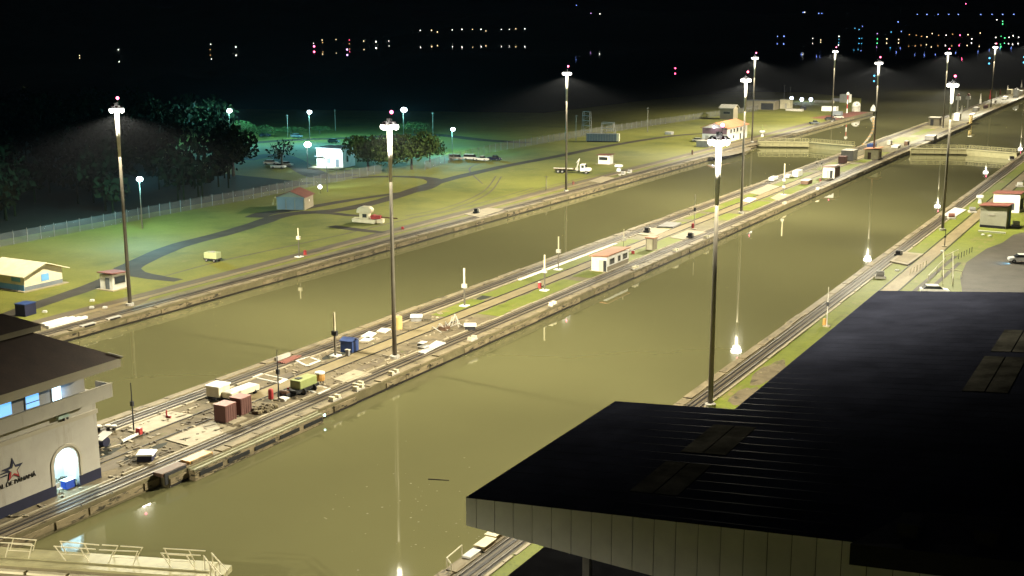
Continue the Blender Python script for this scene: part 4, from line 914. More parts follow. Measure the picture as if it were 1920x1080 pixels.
cars = [(497, 256, .5, M_navy, 'dark car parked beyond the fence at the far left of the compound', 0, 0), (508, 309, .4, M_white, 'white car parked left of the bare forked tree', 0, 0), (536, 312, .2, M_offw, 'pale car parked right of the bare forked tree', 0, 0), (556, 258, .1, M_bluegrey, 'blue grey car on the back road of the compound', 0, 0), (626, 268, .1, M_bluegrey, 'bluish car parked right of the guard house', 0, 0), (522, 316, .3, M_white, 'white pickup under the bare forked tree', 1, 0),
        (855, 300, .2, M_offw, 'pale van by the fence gate under the cool lamp', 0, 1), (883, 300, .15, M_white, 'white van between two parked trucks', 0, 1), (903, 302, .1, M_white, 'bright white pickup facing right under the cool lamp', 1, 0), (927, 301, 0, M_navy, 'dark blue pickup with open bed beside the bright one', 1, 0),
        (1335, 256, .2, M_navy, 'dark pickup parked left of the orange roofed house', 1, 0), (1527, 233, .8, M_bluegrey, 'blue grey pickup at the edge of the left approach wall', 1, 0), (1556, 226, .5, M_dark, 'dark car beside the approach track', 0, 0), (1572, 222, .5, M_offw, 'pale car just beyond the dark one on the approach', 0, 0), (1310, 266, .1, M_offw, 'pale low car parked before the orange roofed house', 0, 0)]
for u, v, rz, m, lb, pk, vn in cars: car(lb, G(u, v), rz, m, pickup=bool(pk), van=bool(vn), cat='pickup' if pk else ('van' if vn else 'car'))
car('white car with glowing bluish lights at the edge of the yard', G(1914, 492), R(-160), M_white)
hl = bpy.data.lights.new('car_lamp', 'SPOT'); hl.energy = 1500; hl.color = (.3, .65, 1); hl.spot_size = R(80); hl.shadow_soft_size = .1
p = G(1899, 487, .7); o = bpy.data.objects.new('car_lamp', hl); COL.objects.link(o); o.location = p; o.rotation_euler = (R(70), 0, R(110))
car('white car with dark windows half hidden behind the visitor roof edge', G(1752, 552), R(20), M_white)

# cream machine on the lawn
p = G(685, 418); mc = thing('cream_engine', 'old cream locomotive like machine with a rounded head on the lawn', 'machine', p, R(18)); mc.scale = (1.12,)*3
MB().profY([(-2.3, 0.25), (2.2, .0), (2.4, .75), (-2.4, .95)], -1.0, 1.0).build('base_hull', M_cream, mc, bevel=.08)
MB().b2(-.9, .9, -.8, .8, .9, 2.2).build('column', M_cream, mc); MB().b2(-.3, .55, -.83, -.801, 1.15, 1.85).build('window', M_glass, mc)
MB().profY([(-1.5, 2.0), (-1.3, 2.9), (-.4, 3.2), (1.0, 3.15), (1.6, 2.6), (1.3, 1.95)], -.95, .95).build('rounded_head', M_cream, mc, bevel=.15)
mb = MB(); mb.b2(1.2, 3.1, -.6, .6, .9, 1.5); mb.cyl((1.7, -.62, 1.2), (1.7, .62, 1.2), .45, n=10); mb.build('motor', M_red, mc)
MB().b2(2.45, 3.6, -.7, .7, .1, .85).build('counterweight', M_cream, mc); MB().cyl((3.1, 0, 1.2), (6.2, .6, .9), .14, n=6).build('boom', M_brown, mc)
p = G(399, 490); ca_ = thing('trailer_cart', 'pale green box trailer standing alone on the lawn', 'trailer', p, R(8))
MB().b2(-1.3, 1.3, -.8, .8, .6, 1.7).build('box_body', mat('lime_paint', (.34, .38, .2), .5, var=.12), ca_, bevel=.04); MB().b2(-1.45, 1.5, -.7, .7, .38, .59).build('chassis', M_dark, ca_); MB().b2(-.3, .4, -.5, .5, 1.701, 1.8).build('hatch', M_offw, ca_)
for s in (-1, 1):
    for x in (-.8, .8): wheel(ca_, x, s*.7, .3)

# ================================================================== OBJECTS ON THE WALLS AND LAWNS
def signal_post(label, base, h, zb, bw=.75, m=M_offw, thin=.14, name='signal_post', double=False):
    t = thing(name, label, 'signal post', base)
    MB().b2(-.6, .6, -.6, .6, 0, .16).build('footing', M_white, t)
    MB().b2(-thin*.6, thin*.6, -thin*.6, thin*.6, .16, zb).build('lower_post', M_pole, t)
    MB().b2(-bw/2, bw/2, -.2, .2, zb-.3, zb+.3).build('signal_box', m, t)
    if double: MB().b2(-bw/2, bw/2, -.2, .2, zb*.55-.3, zb*.55+.3).build('signal_box', m, t)
    MB().b2(-thin*.62, thin*.62, -thin*.62, thin*.62, zb+.301, h).build('arm', M_cream, t)
    return t
def hp(u, v0, v1):      # height of an upright whose foot is at row v0 and top at row v1
    b = G(u, v0); return (v0-v1)*mpp(b)*1.02
for u, v0, v1, vb_, m, th_, lb in [
    (871, 574, 503, 536, M_offw, .17, 'white signal post with grey box on the grass just beyond the yellow tank'),
    (1021, 545, 478, 508, M_offw, .15, 'white signal post with a red cabinet at its foot before the white hut'),
    (1047, 506, 444, 471, M_offw, .13, 'white signal post with wide box near the far edge of the centre wall'),
    (629, 668, 585, 624, M_cream, .17, 'cream signal post with dark box beside the blue cabinet'),
    (561, 482, 428, 446, M_cream, .13, 'cream signal post with a red barrel at its foot on the lawn'),
    (1469, 366, 308, 338, M_offw, .17, 'white signal post with two boxes near the upper gates'),
    (1169, 484, 430, 448, M_offw, .09, 'slim white post right behind the orange roofed control hut')]:
    b_ = G(u, v0); h = hp(u, v0, v1); signal_post(lb, b_, h, h*(v0-vb_)/(v0-v1), .75, M_dark if 'dark box' in lb else m, th_, double='two boxes' in lb)
for u, v0, v1, lb in [(251, 808, 716, 'slim pale mast with dark fittings beside the control house'), (523, 750, 655, 'dark slim lamp post by the red cabinet and the green machine'), (1302, 430, 365, 'slim rusty post with a red cabinet on the centre wall'), (1550, 612, 538, 'slim pale post with an orange box near the visitor roof edge'), (1531, 318, 297, 'short cream post with round board by the far edge near the gates'), (1540, 322, 296, 'second short cream post just right of the round board'), (1771, 462, 430, 'short dark post at the edge of the right grass near the mast')]:
    b_ = G(u, v0); h = hp(u, v0, v1); t = thing('slim_post', lb, 'post', b_)
    MB().b2(-.45, .45, -.45, .45, 0, .14).build('footing', M_slab, t); MB().cyl((0, 0, .14), (0, 0, h), .085, .05, 7).build('shaft', M_dark if 'dark' in lb else M_offw, t)
    MB().b2(-.18, .18, -.12, .12, h*.52, h*.62).build('fitting', M_dark, t)
def box_thing(name, label, cat, base, w, d, h, m, top=None, rz=0.0, lift=0.0, bevel=.03, partname='body', topname='lid', topk=.12):
    t = thing(name, label, cat, base, rz)
    if lift: MB().b2(-w/2+.1, w/2-.1, -d/2+.1, d/2-.1, 0, lift).build('skid', M_dark, t)
    MB().b2(-w/2, w/2, -d/2, d/2, lift, lift+h).build(partname, m, t, bevel=bevel)
    if top: MB().b2(-w/2-.06, w/2+.06, -d/2-.06, d/2+.06, lift+h+.001, lift+h+topk).build(topname, top, t)
    return t
p = G(49, 590); box_thing('storage_bin', 'dark blue storage bin standing at the lawn edge above the control house roof', 'bin', (p.x, p.y, 0), 1.9, 2.2, 1.7, M_navy, M_blue, R(6))
p = G(655, 660); bc = box_thing('equipment_cabinet', 'blue equipment cabinet with pitched lid beside the cream signal post', 'cabinet', (p.x-.3, p.y+.5, 0), 1.75, 1.75, 1.45, M_blue, None, R(8))
MB().profX([(-.98, 1.45), (0, 1.78), (.98, 1.45), (.98, 1.53), (0, 1.87), (-.98, 1.53)], -.95, .95).build('lid', M_blue, bc)
p = G(651, 664); box_thing('meter_box', 'small grey meter box in front of the blue cabinet', 'box', (p.x+.6, p.y-.7, 0), .5, .4, .75, M_grey, M_offw)
p = G(747, 617); t = thing('storage_tank', 'upright yellow cylindrical tank behind the middle floodlight mast', 'tank', p); MB().lathe([(.58, 0), (.58, 1.75), (.5, 1.85), (.15, 1.92)], 16).build('tank_body', M_yellow, t, smooth=False); MB().cyl((.0, 0, 1.92), (0, 0, 2.0), .14, n=8).build('cap', M_offw, t)
for u, v, lb, m in [(780, 602, 'white topped hatch box beyond the yellow tank', M_grey), (881, 619, 'white topped dark hatch box beside the near tow track', M_dark), (272, 864, 'dark blue hatch box with open white lid near the control house', M_navy)]:
    p = G(u, v); t = thing('hatch_box', lb, 'hatch', (p.x-.2, p.y+.4, 0), R(30)); MB().box((0, 0, .3), (1.45, 1.6, .6), 0, .95).build('box_body', m, t); MB().box((0, 0, .68), (1.75, 1.85, .14), 0, .9).build('lid', M_white, t)
p = G(193, 836); t = thing('tank_cart', 'dark round drum with a white slanted lid at the control house corner', 'drum', (p.x, p.y, 0)); MB().cyl((-.45, 0, .5), (.55, 0, .5), .48, n=14).build('drum', M_navy, t); MB().add([(-.7, -.6, .75), (.6, -.6, .85), (.6, .8, 1.35), (-.7, .8, 1.25), (-.7, -.6, .69), (.6, -.6, .79), (.6, .8, 1.29), (-.7, .8, 1.19)], [(0, 1, 2, 3), (7, 6, 5, 4), (0, 4, 5, 1), (1, 5, 6, 2), (2, 6, 7, 3), (3, 7, 4, 0)]).build('lid', M_white, t)
for i, (u, v, lb) in enumerate([(185, 808, 'mushroom bollard leftmost of three beside the control house corner'), (203, 807, 'mushroom bollard in the middle of three beside the control house corner'), (214, 808, 'mushroom bollard rightmost of three beside the control house corner')]):
    p = G(u, v); t = thing('small_bollard', lb, 'bollard', p); MB().lathe([(.22, 0), (.18, .4)], 10).build('stem', M_dark, t); MB().lathe([(.3, .401), (.38, .5), (.3, .62)], 10).build('cap', M_offw, t)
p = G(246, 822); t = thing('barrier_pole', 'fallen white barrier pole with a red end near the control house', 'barrier', p, R(100)); MB().b2(-1.5, 1.1, -.12, .12, .05, .28).build('bar', M_white, t); MB().box((1.4, 0, .35), (.5, .5, .7)).build('red_end', M_red, t)
p = G(316, 784); t = thing('red_stand', 'small red stand on the pale slab by the far tow track', 'stand', p); MB().b2(-.35, .35, -.08, .08, 0, .3).build('foot', M_red, t); MB().b2(-.3, -.18, -.06, .06, .301, .9).build('upright', M_red, t)

def slab(label, pts, m=M_slab, h=.09, frame=False, name='cover_slab'):
    P = [G(u, v) for u, v in pts]; c_ = sum(P, Vector())/len(P); t = thing(name, label, 'slab', (c_.x, c_.y, 0))
    q = [(a_.x-c_.x, a_.y-c_.y) for a_ in P]; MB().prism(q, .012, h).build('slab_body', m, t)
    if frame: MB().prism([(a_*.72, b_*.72) for a_, b_ in q], h+.001, h+.02).build('inset', M_dirt if frame == 1 else M_strip, t)
    return t
slab('largest pale concrete slab between the containers and the near tow track', [(310, 825), (356, 838), (442, 804), (396, 791)])
slab('pale worn slab at the foot of the slim mast by the control house', [(240, 801), (272, 813), (362, 779), (320, 772)])
slab('small slab in front of the two maroon containers', [(422, 790), (436, 797), (464, 785), (444, 780)])
slab('long framed slab between the white trailer and the dark lamp post', [(473, 708), (525, 720), (540, 712), (490, 701)], M_white, frame=1)
slab('white edged slab by the far tow track above the framed one', [(553, 677), (574, 688), (602, 677), (580, 669)], M_white, frame=2)
slab('slab beside the green machine and the near tow track', [(574, 732), (598, 740), (620, 729), (596, 723)], M_white, frame=2)
slab('wide pale slab near the foot of the middle mast', [(624, 712), (652, 718), (698, 702), (664, 694)], M_slab)
for i, (pts, lb) in enumerate([([(676, 632), (692, 636), (706, 626), (692, 622)], 'flat white sheet beside the blue cabinet'), ([(674, 640), (690, 641), (702, 636), (688, 632)], 'white sheet nearest the blue cabinet right side'), ([(706, 622), (722, 625), (733, 618), (716, 616)], 'white sheet just left of the middle mast'), ([(784, 662), (796, 664), (836, 644), (818, 640)], 'white sheet lying at the near tow track past the mast')]): slab(lb, pts, M_white, .12, name='white_sheet')
slab('pale pump slab with a dark pump right of the cream booth', [(1255, 446), (1284, 450), (1326, 436), (1290, 432)], M_slab, .1)
slab('pale slab with a dark winch behind the cream booth', [(1195, 440), (1228, 443), (1258, 430), (1222, 428)], M_slab, .1)
slab('grey cover slab by the far tow track beyond the booth', [(1232, 427), (1262, 428), (1278, 420), (1250, 418)], M_grey, .3)
slab('white slab patch behind the far centre mast', [(1392, 377), (1405, 380), (1418, 373), (1402, 371)], M_white, .15)
slab('pale slab under the two boxed signal post', [(1444, 372), (1460, 377), (1484, 366), (1462, 362)], M_slab, .12)
slab('pale cluttered slab left of the two boxed signal post', [(1404, 362), (1424, 366), (1462, 350), (1440, 346)], M_slab, .1)
slab('pale deck slab on the right bank beside the tracks', [(1668, 492), (1702, 499), (1732, 478), (1690, 474)], M_slab, .25, frame=2)
slab('white slab near the right far mast foot', [(1768, 404), (1790, 408), (1812, 394), (1790, 390)], M_white, .15)
slab('pale slab patch on the lawn side wall beside the truck', [(870, 402), (900, 408), (945, 393), (915, 390)], M_slab, .1)
slab('pale slab by the bollard on the lawn side wall', [(1105, 340), (1126, 344), (1152, 334), (1130, 331)], M_slab, .1)
for u, v, lb in ((1294, 446, 'dark pump standing on the pale pump slab'), (1213, 436, 'dark winch standing on the slab behind the booth'), (1684, 480, 'dark hatch on the pale deck slab of the right bank'), (893, 400, 'dark winch on the slab of the lawn side wall'), (1168, 328, 'grey winch frame below the mushroom bollard'), (1180, 325, 'pale winch at the lawn side wall edge')):
    p = G(u, v); t = thing('winch', lb, 'winch', (p.x, p.y, .1)); MB().b2(-.6, .6, -.5, .5, 0, .3).build('bed', M_dark if 'dark' in lb else M_offw, t); MB().cyl((-.4, 0, .62), (.4, 0, .62), .35, n=10).build('drum', M_dark if 'dark' in lb else M_grey, t); MB().b2(.42, .75, -.2, .2, .3, .95).build('motor', M_offw, t)

# trailer, containers and machines on the centre wall
p = G(405, 748); t = thing('box_trailer', 'white box trailer next to the long white flat car on the centre wall', 'trailer', (p.x, p.y+.4, 0), R(4)); MB().b2(-.9, .9, -1.0, 1.0, .38, 1.55).build('box_body', M_cream, t, bevel=.03); MB().b2(-1.0, 1.0, -1.1, 1.1, 1.551, 1.68).build('roof', M_white, t)
MB().b2(-.7, .7, -1.4, .9, .2, .379).build('chassis', M_black, t)
for s in (-1, 1): wheel(t, s*.75, -.5, .3, .2); wheel(t, s*.75, .5, .3, .2)
p = G(449, 744); t = thing('flat_car', 'long white flat car with low sides behind the maroon containers', 'flat car', (p.x, p.y+.3, 0), R(-2)); MB().b2(-.8, .8, -2.3, 2.2, .35, .95).build('sides', M_cream, t); MB().b2(-.68, .68, -2.2, 2.1, .951, 1.0).build('cover', M_white, t); MB().b2(-.6, .6, -2.4, 2.5, .18, .349).build('chassis', M_black, t)
for s in (-1, 1): wheel(t, s*.65, -1.5, .28, .18); wheel(t, s*.65, 1.5, .28, .18)
for u, v, lb in ((423, 788, 'maroon steel container nearer the pale slab'), (452, 774, 'maroon steel container adjoining the nearer one')):
    p = G(u, v); t = thing('steel_container', lb, 'container', (p.x, p.y, 0)); MB().b2(-.8, .8, -.85, .85, .02, 1.85).build('body', M_maroon, t); MB().b2(-.84, .84, -.89, .89, 1.851, 1.93).build('top', M_maroonl, t)
    mb = MB()
    for k in range(5): mb.b2(.801, .83, -.75+k*.36, -.6+k*.36, .1, 1.8)
    mb.build('ribs', M_maroon, t)
p = G(566, 738); t = thing('generator_trailer', 'pale green generator trailer with dark running gear by the dark lamp post', 'generator', (p.x-.2, p.y+.7, 0), R(0)); MB().b2(-.75, .75, -1.6, 1.5, .75, 1.75).build('canopy', M_ygreen, t, bevel=.06); MB().b2(-.45, .15, -1.1, -.4, 1.751, 1.83).build('exhaust_hatch', M_dark, t); MB().b2(-.7, .7, -2.3, 1.9, .4, .749).build('chassis', M_black, t)
for s in (-1, 1): wheel(t, s*.7, -1.0, .4, .22); wheel(t, s*.7, .9, .4, .22)
p = G(540, 742); t = thing('engine_block', 'dark engine block lying in front of the pale green generator', 'engine', (p.x, p.y-.2, 0)); MB().b2(-.7, .7, -.8, .8, 0, .5).build('block', M_dark, t); MB().cyl((-.5, -.4, .5), (.5, -.4, .5), .32, n=10).build('flywheel', M_brown, t); MB().cyl((0, .3, .5), (0, .3, .95), .1, n=6).build('pipe', M_red, t)
p = G(600, 722); t = thing('pump_unit', 'orange pump unit with white cap right of the green generator', 'pump', (p.x-.2, p.y+.3, 0)); MB().lathe([(.55, .5), (.6, .9), (.5, 1.35)], 12).build('pump_body', M_orange, t); MB().lathe([(.62, 1.351), (.6, 1.5), (.3, 1.6)], 12).build('cap', M_white, t)
for k in range(3): a_ = 2.1*k; MB().cyl((.4*math.cos(a_), .4*math.sin(a_), .5), (.55*math.cos(a_), .55*math.sin(a_), 0), .07, n=5).build('leg', M_dark, t)
for u, v, h, lb, m in ((508, 748, 1.1, 'red cabinet at the foot of the dark lamp post', M_red), (1012, 540, .95, 'red cabinet left of the signal post before the white hut', M_red), (1299, 428, .95, 'dark red cabinet by the rusty post beyond the booth', M_red), (1546, 610, .9, 'orange cabinet at the foot of the slim post near the visitor roof', M_orange), (572, 478, .8, 'red barrel beside the lawn signal post', M_red), (755, 430, .5, 'red valve box on the lawn path right of the cream machine', M_red), (1075, 346, .8, 'red brown reel at the foot of the mast by the truck', M_redroof), (1298, 290, 1.4, 'dark brown post box on the far lawn edge', M_brown), (1187, 476, .6, 'white capped red drum beyond the control hut', M_red), (1538, 340, .9, 'dark red drum with a white rim near the brown hut', M_redroof)):
    p = G(u, v); t = thing('service_box', lb, 'cabinet', p); MB().lathe([(.3, 0), (.3, h*.8), (.26, h)], 10).build('shell', m, t); MB().lathe([(.32, h+.001), (.2, h+.1)], 10).build('cap', M_offw if 'white' in lb else m, t)
p = G(500, 770); t = thing('debris_heap', 'grey brown heap of rubble beside the near tow track', 'heap', (p.x-.3, p.y, 0))
mb = MB(); rr2 = random.Random(5)
for i in range(26): a_ = rr2.uniform(0, 6.28); q = rr2.uniform(0, 1)**.6; mb.ball((q*1.1*math.cos(a_), q*1.5*math.sin(a_), .12+.45*(1-q)*rr2.random()), rr2.uniform(.2, .45), 6, 4, .7)
t2 = mb.build('rubble', M_dirt, t)
p = G(530, 750); t = thing('pallet', 'white plates stacked at the foot of the dark lamp post', 'pallet', p); MB().b2(-.6, .5, -.5, .5, 0, .14).build('lower_plate', M_white, t, rz=.3); MB().b2(-.4, .6, -.3, .5, .15, .3).build('upper_plate', M_white, t, rz=-.2)
p = G(833, 618); t = thing('pipe_frame_heap', 'tangled heap of pale pipe frames beside the middle strip', 'scrap heap', p)
for k in range(9):
    a_ = rr2.uniform(0, 6.28); c_ = Vector((rr2.uniform(-1.1, 1.1), rr2.uniform(-2.2, 2.2), 0)); q = c_+Vector((math.cos(a_)*1.2, math.sin(a_)*1.4, rr2.uniform(.5, 1.6)))
    mb = MB(); mb.cyl(c_+Vector((0, 0, .05)), q, .06, n=5); mb.cyl(q, q+Vector((rr2.uniform(-1, 1), rr2.uniform(-1.2, 1.2), -q.z+.05)), .06, n=5); mb.build('pipe', M_offw, t)
MB().b2(-.5, .6, -.7, .6, 0, .5).build('crate', M_brown, t)
p = G(794, 654); t = thing('tool_chest', 'white open tool chest between the mast and the near track', 'chest', p); MB().b2(-.5, .5, -.6, .6, 0, .35).build('box', M_grey, t); MB().b2(-.55, .55, -.65, .65, .351, .43).build('shelf', M_white, t); MB().b2(-.55, .2, -.65, .65, .8, .88).build('lid', M_white, t); MB().b2(-.54, -.46, -.6, .6, .431, .8).build('back', M_dark, t)
p = G(570, 672); t = thing('pipe_stack', 'reddish pipes and planks stacked by the far tow track', 'stack', (p.x-.9, p.y-1.6, 0))
for k in range(4): MB().cyl((-.5+.35*k, -1.8, .12), (-.6+.35*k, 1.6, .12+.05*k), .1, n=6).build('pipe', M_maroonl, t)
MB().b2(-1.6, -1.25, -1.2, 1.6, .0, .5).build('plank_crate', M_offw, t)
p = G(92, 607); t = thing('beam_stack', 'stack of long white beams just beyond the control house roof', 'stack', (p.x+1.0, p.y+1.2, 0))
for k in range(4): MB().b2(-1.4+k*.75, -.85+k*.75, -2.4-k*.3, 2.2+k*.5, 0, .28+.08*(k % 2)).build('beam', M_white, t)
for u, v, lb in ((84, 586, 'white block left of two on the wall top lawn edge'), (172, 578, 'white twisted block between two others near the tall mast'), (197, 578, 'smallest white block nearest the tall mast foot'), (173, 565, 'white flat block on the pale path'), (1305, 340, 'white block')):
    if 'white block' == lb: continue
    p = G(u, v); t = MB().box((0, 0, .16), (.7, .55, .32), .4, .8).build('concrete_block', M_white, None, p, bevel=.05); tag(t, lb, 'block')

# nobody could count the litter of chips, planks and stains on the bare centre wall
mb = MB(); r = random.Random(31)
for k in range(520):
    y = 62+88*r.random()**1.2; x = r.uniform(37.9, 47.7); a_ = r.choice([r.uniform(1.3, 1.8), r.uniform(0, 3.1)])
    if 41.0 < x < 43.7 and y > 100: continue
    if r.random() < .45: mb.box((x, y, .05), (r.uniform(.3, 1.6), r.uniform(.1, .3), .08), a_)
    else: mb.box((x, y, .07), (r.uniform(.15, .5), r.uniform(.15, .4), .12), a_, .7)
tag(mb.build('debris', mat('pale_litter', (.09, .07, .045), .85, scale=.5, col2=(.33, .28, .19), thr=(.42, .6))), 'pale chips and planks littering the bare centre wall', 'debris', kind='stuff')
for k in range(22):
    y = 64+120*r.random(); x = r.uniform(38.3, 47.2)
    struct(MB().prism(blob(x, y, r.uniform(.5, 1.3), r.uniform(1.5, 4.5), k*1.7+50, 14), .009, .0125+.0003*k).build('bare_ground', r.choice([M_bed, M_bed, M_slab, M_dirt, M_forestfloor])))
# mushroom bollards
def mushroom(label, base, h, rad, name='mushroom_bollard'):
    t = thing(name, label, 'bollard', base); MB().lathe([(rad*.55, 0), (rad*.4, h*.55)], 12).build('stem', M_white, t); MB().lathe([(rad*.5, h*.551), (rad, h*.7), (rad, h*.92), (rad*.8, h)], 14).build('cap', M_white, t); return t
mushroom('white mushroom bollard right of the plum roofed kiosk', G(1160, 321), 1.9, 1.25)
mb_ = mushroom('white mushroom bollard below the orange roofed house near the upper gate', G(1429, 256), 2.2, 1.0); MB().cyl((0, 0, 2.21), (0, 0, 4.2), .18, n=8).build('rod', M_ygreen, mb_)
mushroom('white mushroom bollard on the right wall left of the kiosks', G(1837, 381), 1.9, .85)

# small fittings on the near coping: fairleads
FL = [(672, 726, 'white blocky fairlead on the near coping below the middle mast'), (632, 752, 'pale fairlead right of the folded gate leaf'), (690, 735, 'long pale fairlead left of the white blocky one'), (755, 706, 'cream fairlead on the near coping past the mast'), (902, 641, 'small pale fairlead on the near coping past the dark hatch box'), (1046, 574, 'grey white fairlead on the near coping before the hut'), (1199, 506, 'cream fairlead on the near coping past the hut'), (1275, 473, 'pale fairlead on the near coping beyond the booth'), (1335, 448, 'small cream fairlead behind the near right mast'), (1480, 384, 'white fairlead below the two boxed signal post'), (1535, 356, 'dark fairlead below the brown hut')]
for u, v, lb in FL:
    p = G(u, v); q = (min(p.x, 51.3), p.y, .05); t = thing('fairlead', lb, 'fairlead', q)
    MB().b2(-.4, .35, -.8, .8, 0, .22).build('base', M_offw, t); MB().b2(-.35, .3, -.7, -.3, .221, .55).build('horn', M_cream, t); MB().b2(-.35, .3, .3, .7, .221, .55).build('horn', M_cream, t)
for u, v, lb in ((225, 600, 'dark niche frame on the lawn side wall edge'), (170, 612, 'white edged frame on the lawn side coping'), (1165, 328, 'pale crate at the lawn side wall near the truck')):
    p = G(u, v); t = thing('wall_frame', lb, 'frame', (min(p.x, -.6), p.y, 0)); MB().b2(-.3, .3, -1.3, 1.3, 0, .3).build('frame_body', M_offw, t); MB().b2(.301, .5, -.9, .9, -.7, .2).build('niche', M_slot, t)

# locomotive like carts and clutter by the upper gates
for u, v, w_, d_, h, m, lb in [(1592, 300, 3.6, 6, 2.9, M_grey, 'big grey machinery block in front of the upper gate'), (1580, 306, 2.0, 3, 2.0, M_maroon, 'dark red machinery box left of the grey block'), (1634, 281, 2.2, 4, 1.9, M_blue, 'blue machinery box behind the pink roofed hut'), (1450, 338, 1.4, 4, .8, M_white, 'white low trolley on the far track beyond the two boxed post'), (1495, 331, 1.6, 4.5, 1.6, M_white, 'white trolley with dark top on the far track edge'), (1478, 333, 1.2, 2.5, .7, M_white, 'short white trolley behind the two boxed post'), (1512, 345, 2.0, 4, .9, M_brown, 'brown crates stack between the brown hut and two boxed post'), (1680, 277, 2.2, 5, .7, M_white, 'long white crate by the near gate track'), (1668, 272, 1.2, 3, 1.4, M_offw, 'pale cabinet behind the long white crate'), (1700, 272, 1.2, 3, 1.2, M_brown, 'brown crate at the gate end of the approach wall'),
    (1745, 262, 3.2, 6, 1.3, M_grey, 'greyish winch housing on the far approach wall edge'), (1795, 226, 2.2, 5, 3.0, M_white, 'white cabin under the first mushroom signal'), (1830, 208, 2.2, 7, 1.6, M_offw, 'pale trolley right of the second mushroom signal'), (1848, 203, 1.6, 5, 1.4, M_maroon, 'dark red trolley on the far approach wall'), (1862, 194, 2.2, 7, 1.5, M_offw, 'pale cart beyond the dark red trolley'), (1885, 186, 2.4, 7, 1.4, M_white, 'white cart beyond the pale cart on the far approach'), (1893, 176, 2.6, 8, 2.4, M_cream, 'cream cabin just left of the white round tank'), (1912, 178, 3, 8, 2.4, M_white, 'white van like cabin at the right of the round tank')]:
    p = G(u, v); box_thing('trackside_box', lb, 'equipment box', (p.x, p.y, 0), w_, d_, h, m, M_offw if m in (M_grey, M_brown) else None, lift=.15, partname='casing')
t = thing('round_tank', 'white round tank on the far approach wall', 'tank', G(1905, 182)); MB().lathe([(1.6, 0), (1.8, 2.2), (1.6, 4.0), (.8, 4.6)], 14).build('shell', M_white, t, smooth=True); MB().cyl((0, 0, 4.61), (0, 0, 5.2), .3, n=8).build('vent', M_grey, t)
for u, v0, v1, lb in ((1795, 210, 177, 'first mushroom signal with pinkish head on the far approach wall'), (1814, 206, 177, 'second mushroom signal right of the pink headed one')):
    b_ = G(u, v0); h = hp(u, v0, v1); t = thing('mushroom_signal', lb, 'signal', b_); MB().cyl((0, 0, 0), (0, 0, h*.66), .4, .3, 8).build('stem', M_offw, t); MB().b2(-1.0, 1.0, -.8, .8, h*.661, h*.85).build('signal_head', M_offw, t); MB().ball((0, 0, h*.94), .7, 8, 6).build('dome', M_redroof if 'pink' in lb else M_offw, t)
for u, v0, v1, m, lb in ((1838, 194, 176, M_offw, 'pale pointed marker on the far approach wall'), (1856, 186, 169, M_red, 'red pointed marker on the far approach wall'), (1868, 182, 171, M_offw, 'small pale marker right of the red one'), (1875, 178, 166, M_redroof, 'small rust coloured marker before the cream cabin'), (1889, 172, 160, M_offw, 'pale marker beside the cream cabin'), (1915, 164, 150, M_offw, 'pale marker at the right end of the approach wall'), (1803, 212, 198, M_offw, 'short pale marker between the mushroom signals')):
    b_ = G(u, v0); h = hp(u, v0, v1); t = thing('marker_cone', lb, 'marker', b_); MB().cyl((0, 0, 0), (0, 0, h*.45), .55, .45, 8).build('base', m, t); MB().cyl((0, 0, h*.451), (0, 0, h), .3, .06, 8).build('spike', m, t)
p = G(1838, 236); t = thing('yellow_ladder_frame', 'tall yellow ladder frame on the side of the far approach wall', 'ladder frame', (49.9, 552, 0))
for y in (0, 5): MB().b2(0, .5, y, y+.5, -1.3, 3.2).build('upright', M_yellow, t)
mb = MB()
for k in range(5): mb.b2(.1, .35, .5, 5, -.8+k*.85, -.55+k*.85)
mb.build('rungs', M_yellow, t); MB().b2(0, 1.6, -1, 6.5, 3.201, 3.5).build('landing', M_white, t)

# far left approach: beacon, capsule tank, huts, work lamps
b_ = G(1588, 212); h = hp(1588, 212, 179); t = thing('beacon_mast', 'thin pink and white beacon mast at the end of the left approach', 'beacon', b_)
for k in range(4): MB().cyl((0, 0, h*k/4+.001*k), (0, 0, h*(k+1)/4), .28, .25, 8).build('band', M_red if k % 2 else M_white, t)
MB().ball((0, 0, h+.6), .8, 8, 6).build('lantern', M_white, t)
b_ = G(1605, 209); t = thing('capsule_hut', 'white rounded capsule hut on the brick coloured wall end', 'hut', b_); MB().lathe([(2.0, 0), (2.0, 2.4)], 14).build('drum', M_offw, t); MB().lathe([(2.1, 2.401), (1.8, 3.7), (1.0, 4.5), (.3, 4.7)], 14).build('dome', M_white, t, smooth=True); MB().ball((.6, -1.5, 3.4), .45, 6, 5).build('porthole', M_dark, t)
for u, v, w_, d_, h, m, lb in [(1585, 192, 5, 5, 4.2, M_white, 'white cabin left of the beacon mast'), (1556, 208, 7, 4, 2.2, M_white, 'white low shed behind the dark parked car'), (1570, 217, 4, 4, 2.0, M_bluegrey, 'grey machine beside the low white shed'), (1545, 193, 10, 3, 1.2, M_cream, 'long cream low wall box at the far lawn edge'), (1573, 190, 7, 3, 1.5, M_offw, 'pale low box next to the white cabin'), (1320, 275, 4.5, 3, 2.0, M_grey, 'grey machine on the lawn before the orange roofed house'), (1342, 268, 2.5, 2, 1.6, M_brown, 'brown crate beside the grey lawn machine'), (1360, 270, 2.5, 3, 2.0, M_dark, 'dark crate at the corner of the orange roofed house'), (1490, 208, 8, 3, 1.0, M_offw, 'flat pale barge shaped box on the far lawn'), (1506, 206, 2.5, 2.5, 1.5, M_dark, 'dark round bin on the far lawn'), (1255, 252, 2.6, 2.6, .9, M_grey, 'grey low tank beside the upper lawn road')]:
    p = G(u, v); box_thing('trackside_box', lb, 'equipment box', (p.x, p.y, 0), w_, d_, h, m, M_offw if m is M_grey else None, partname='casing')
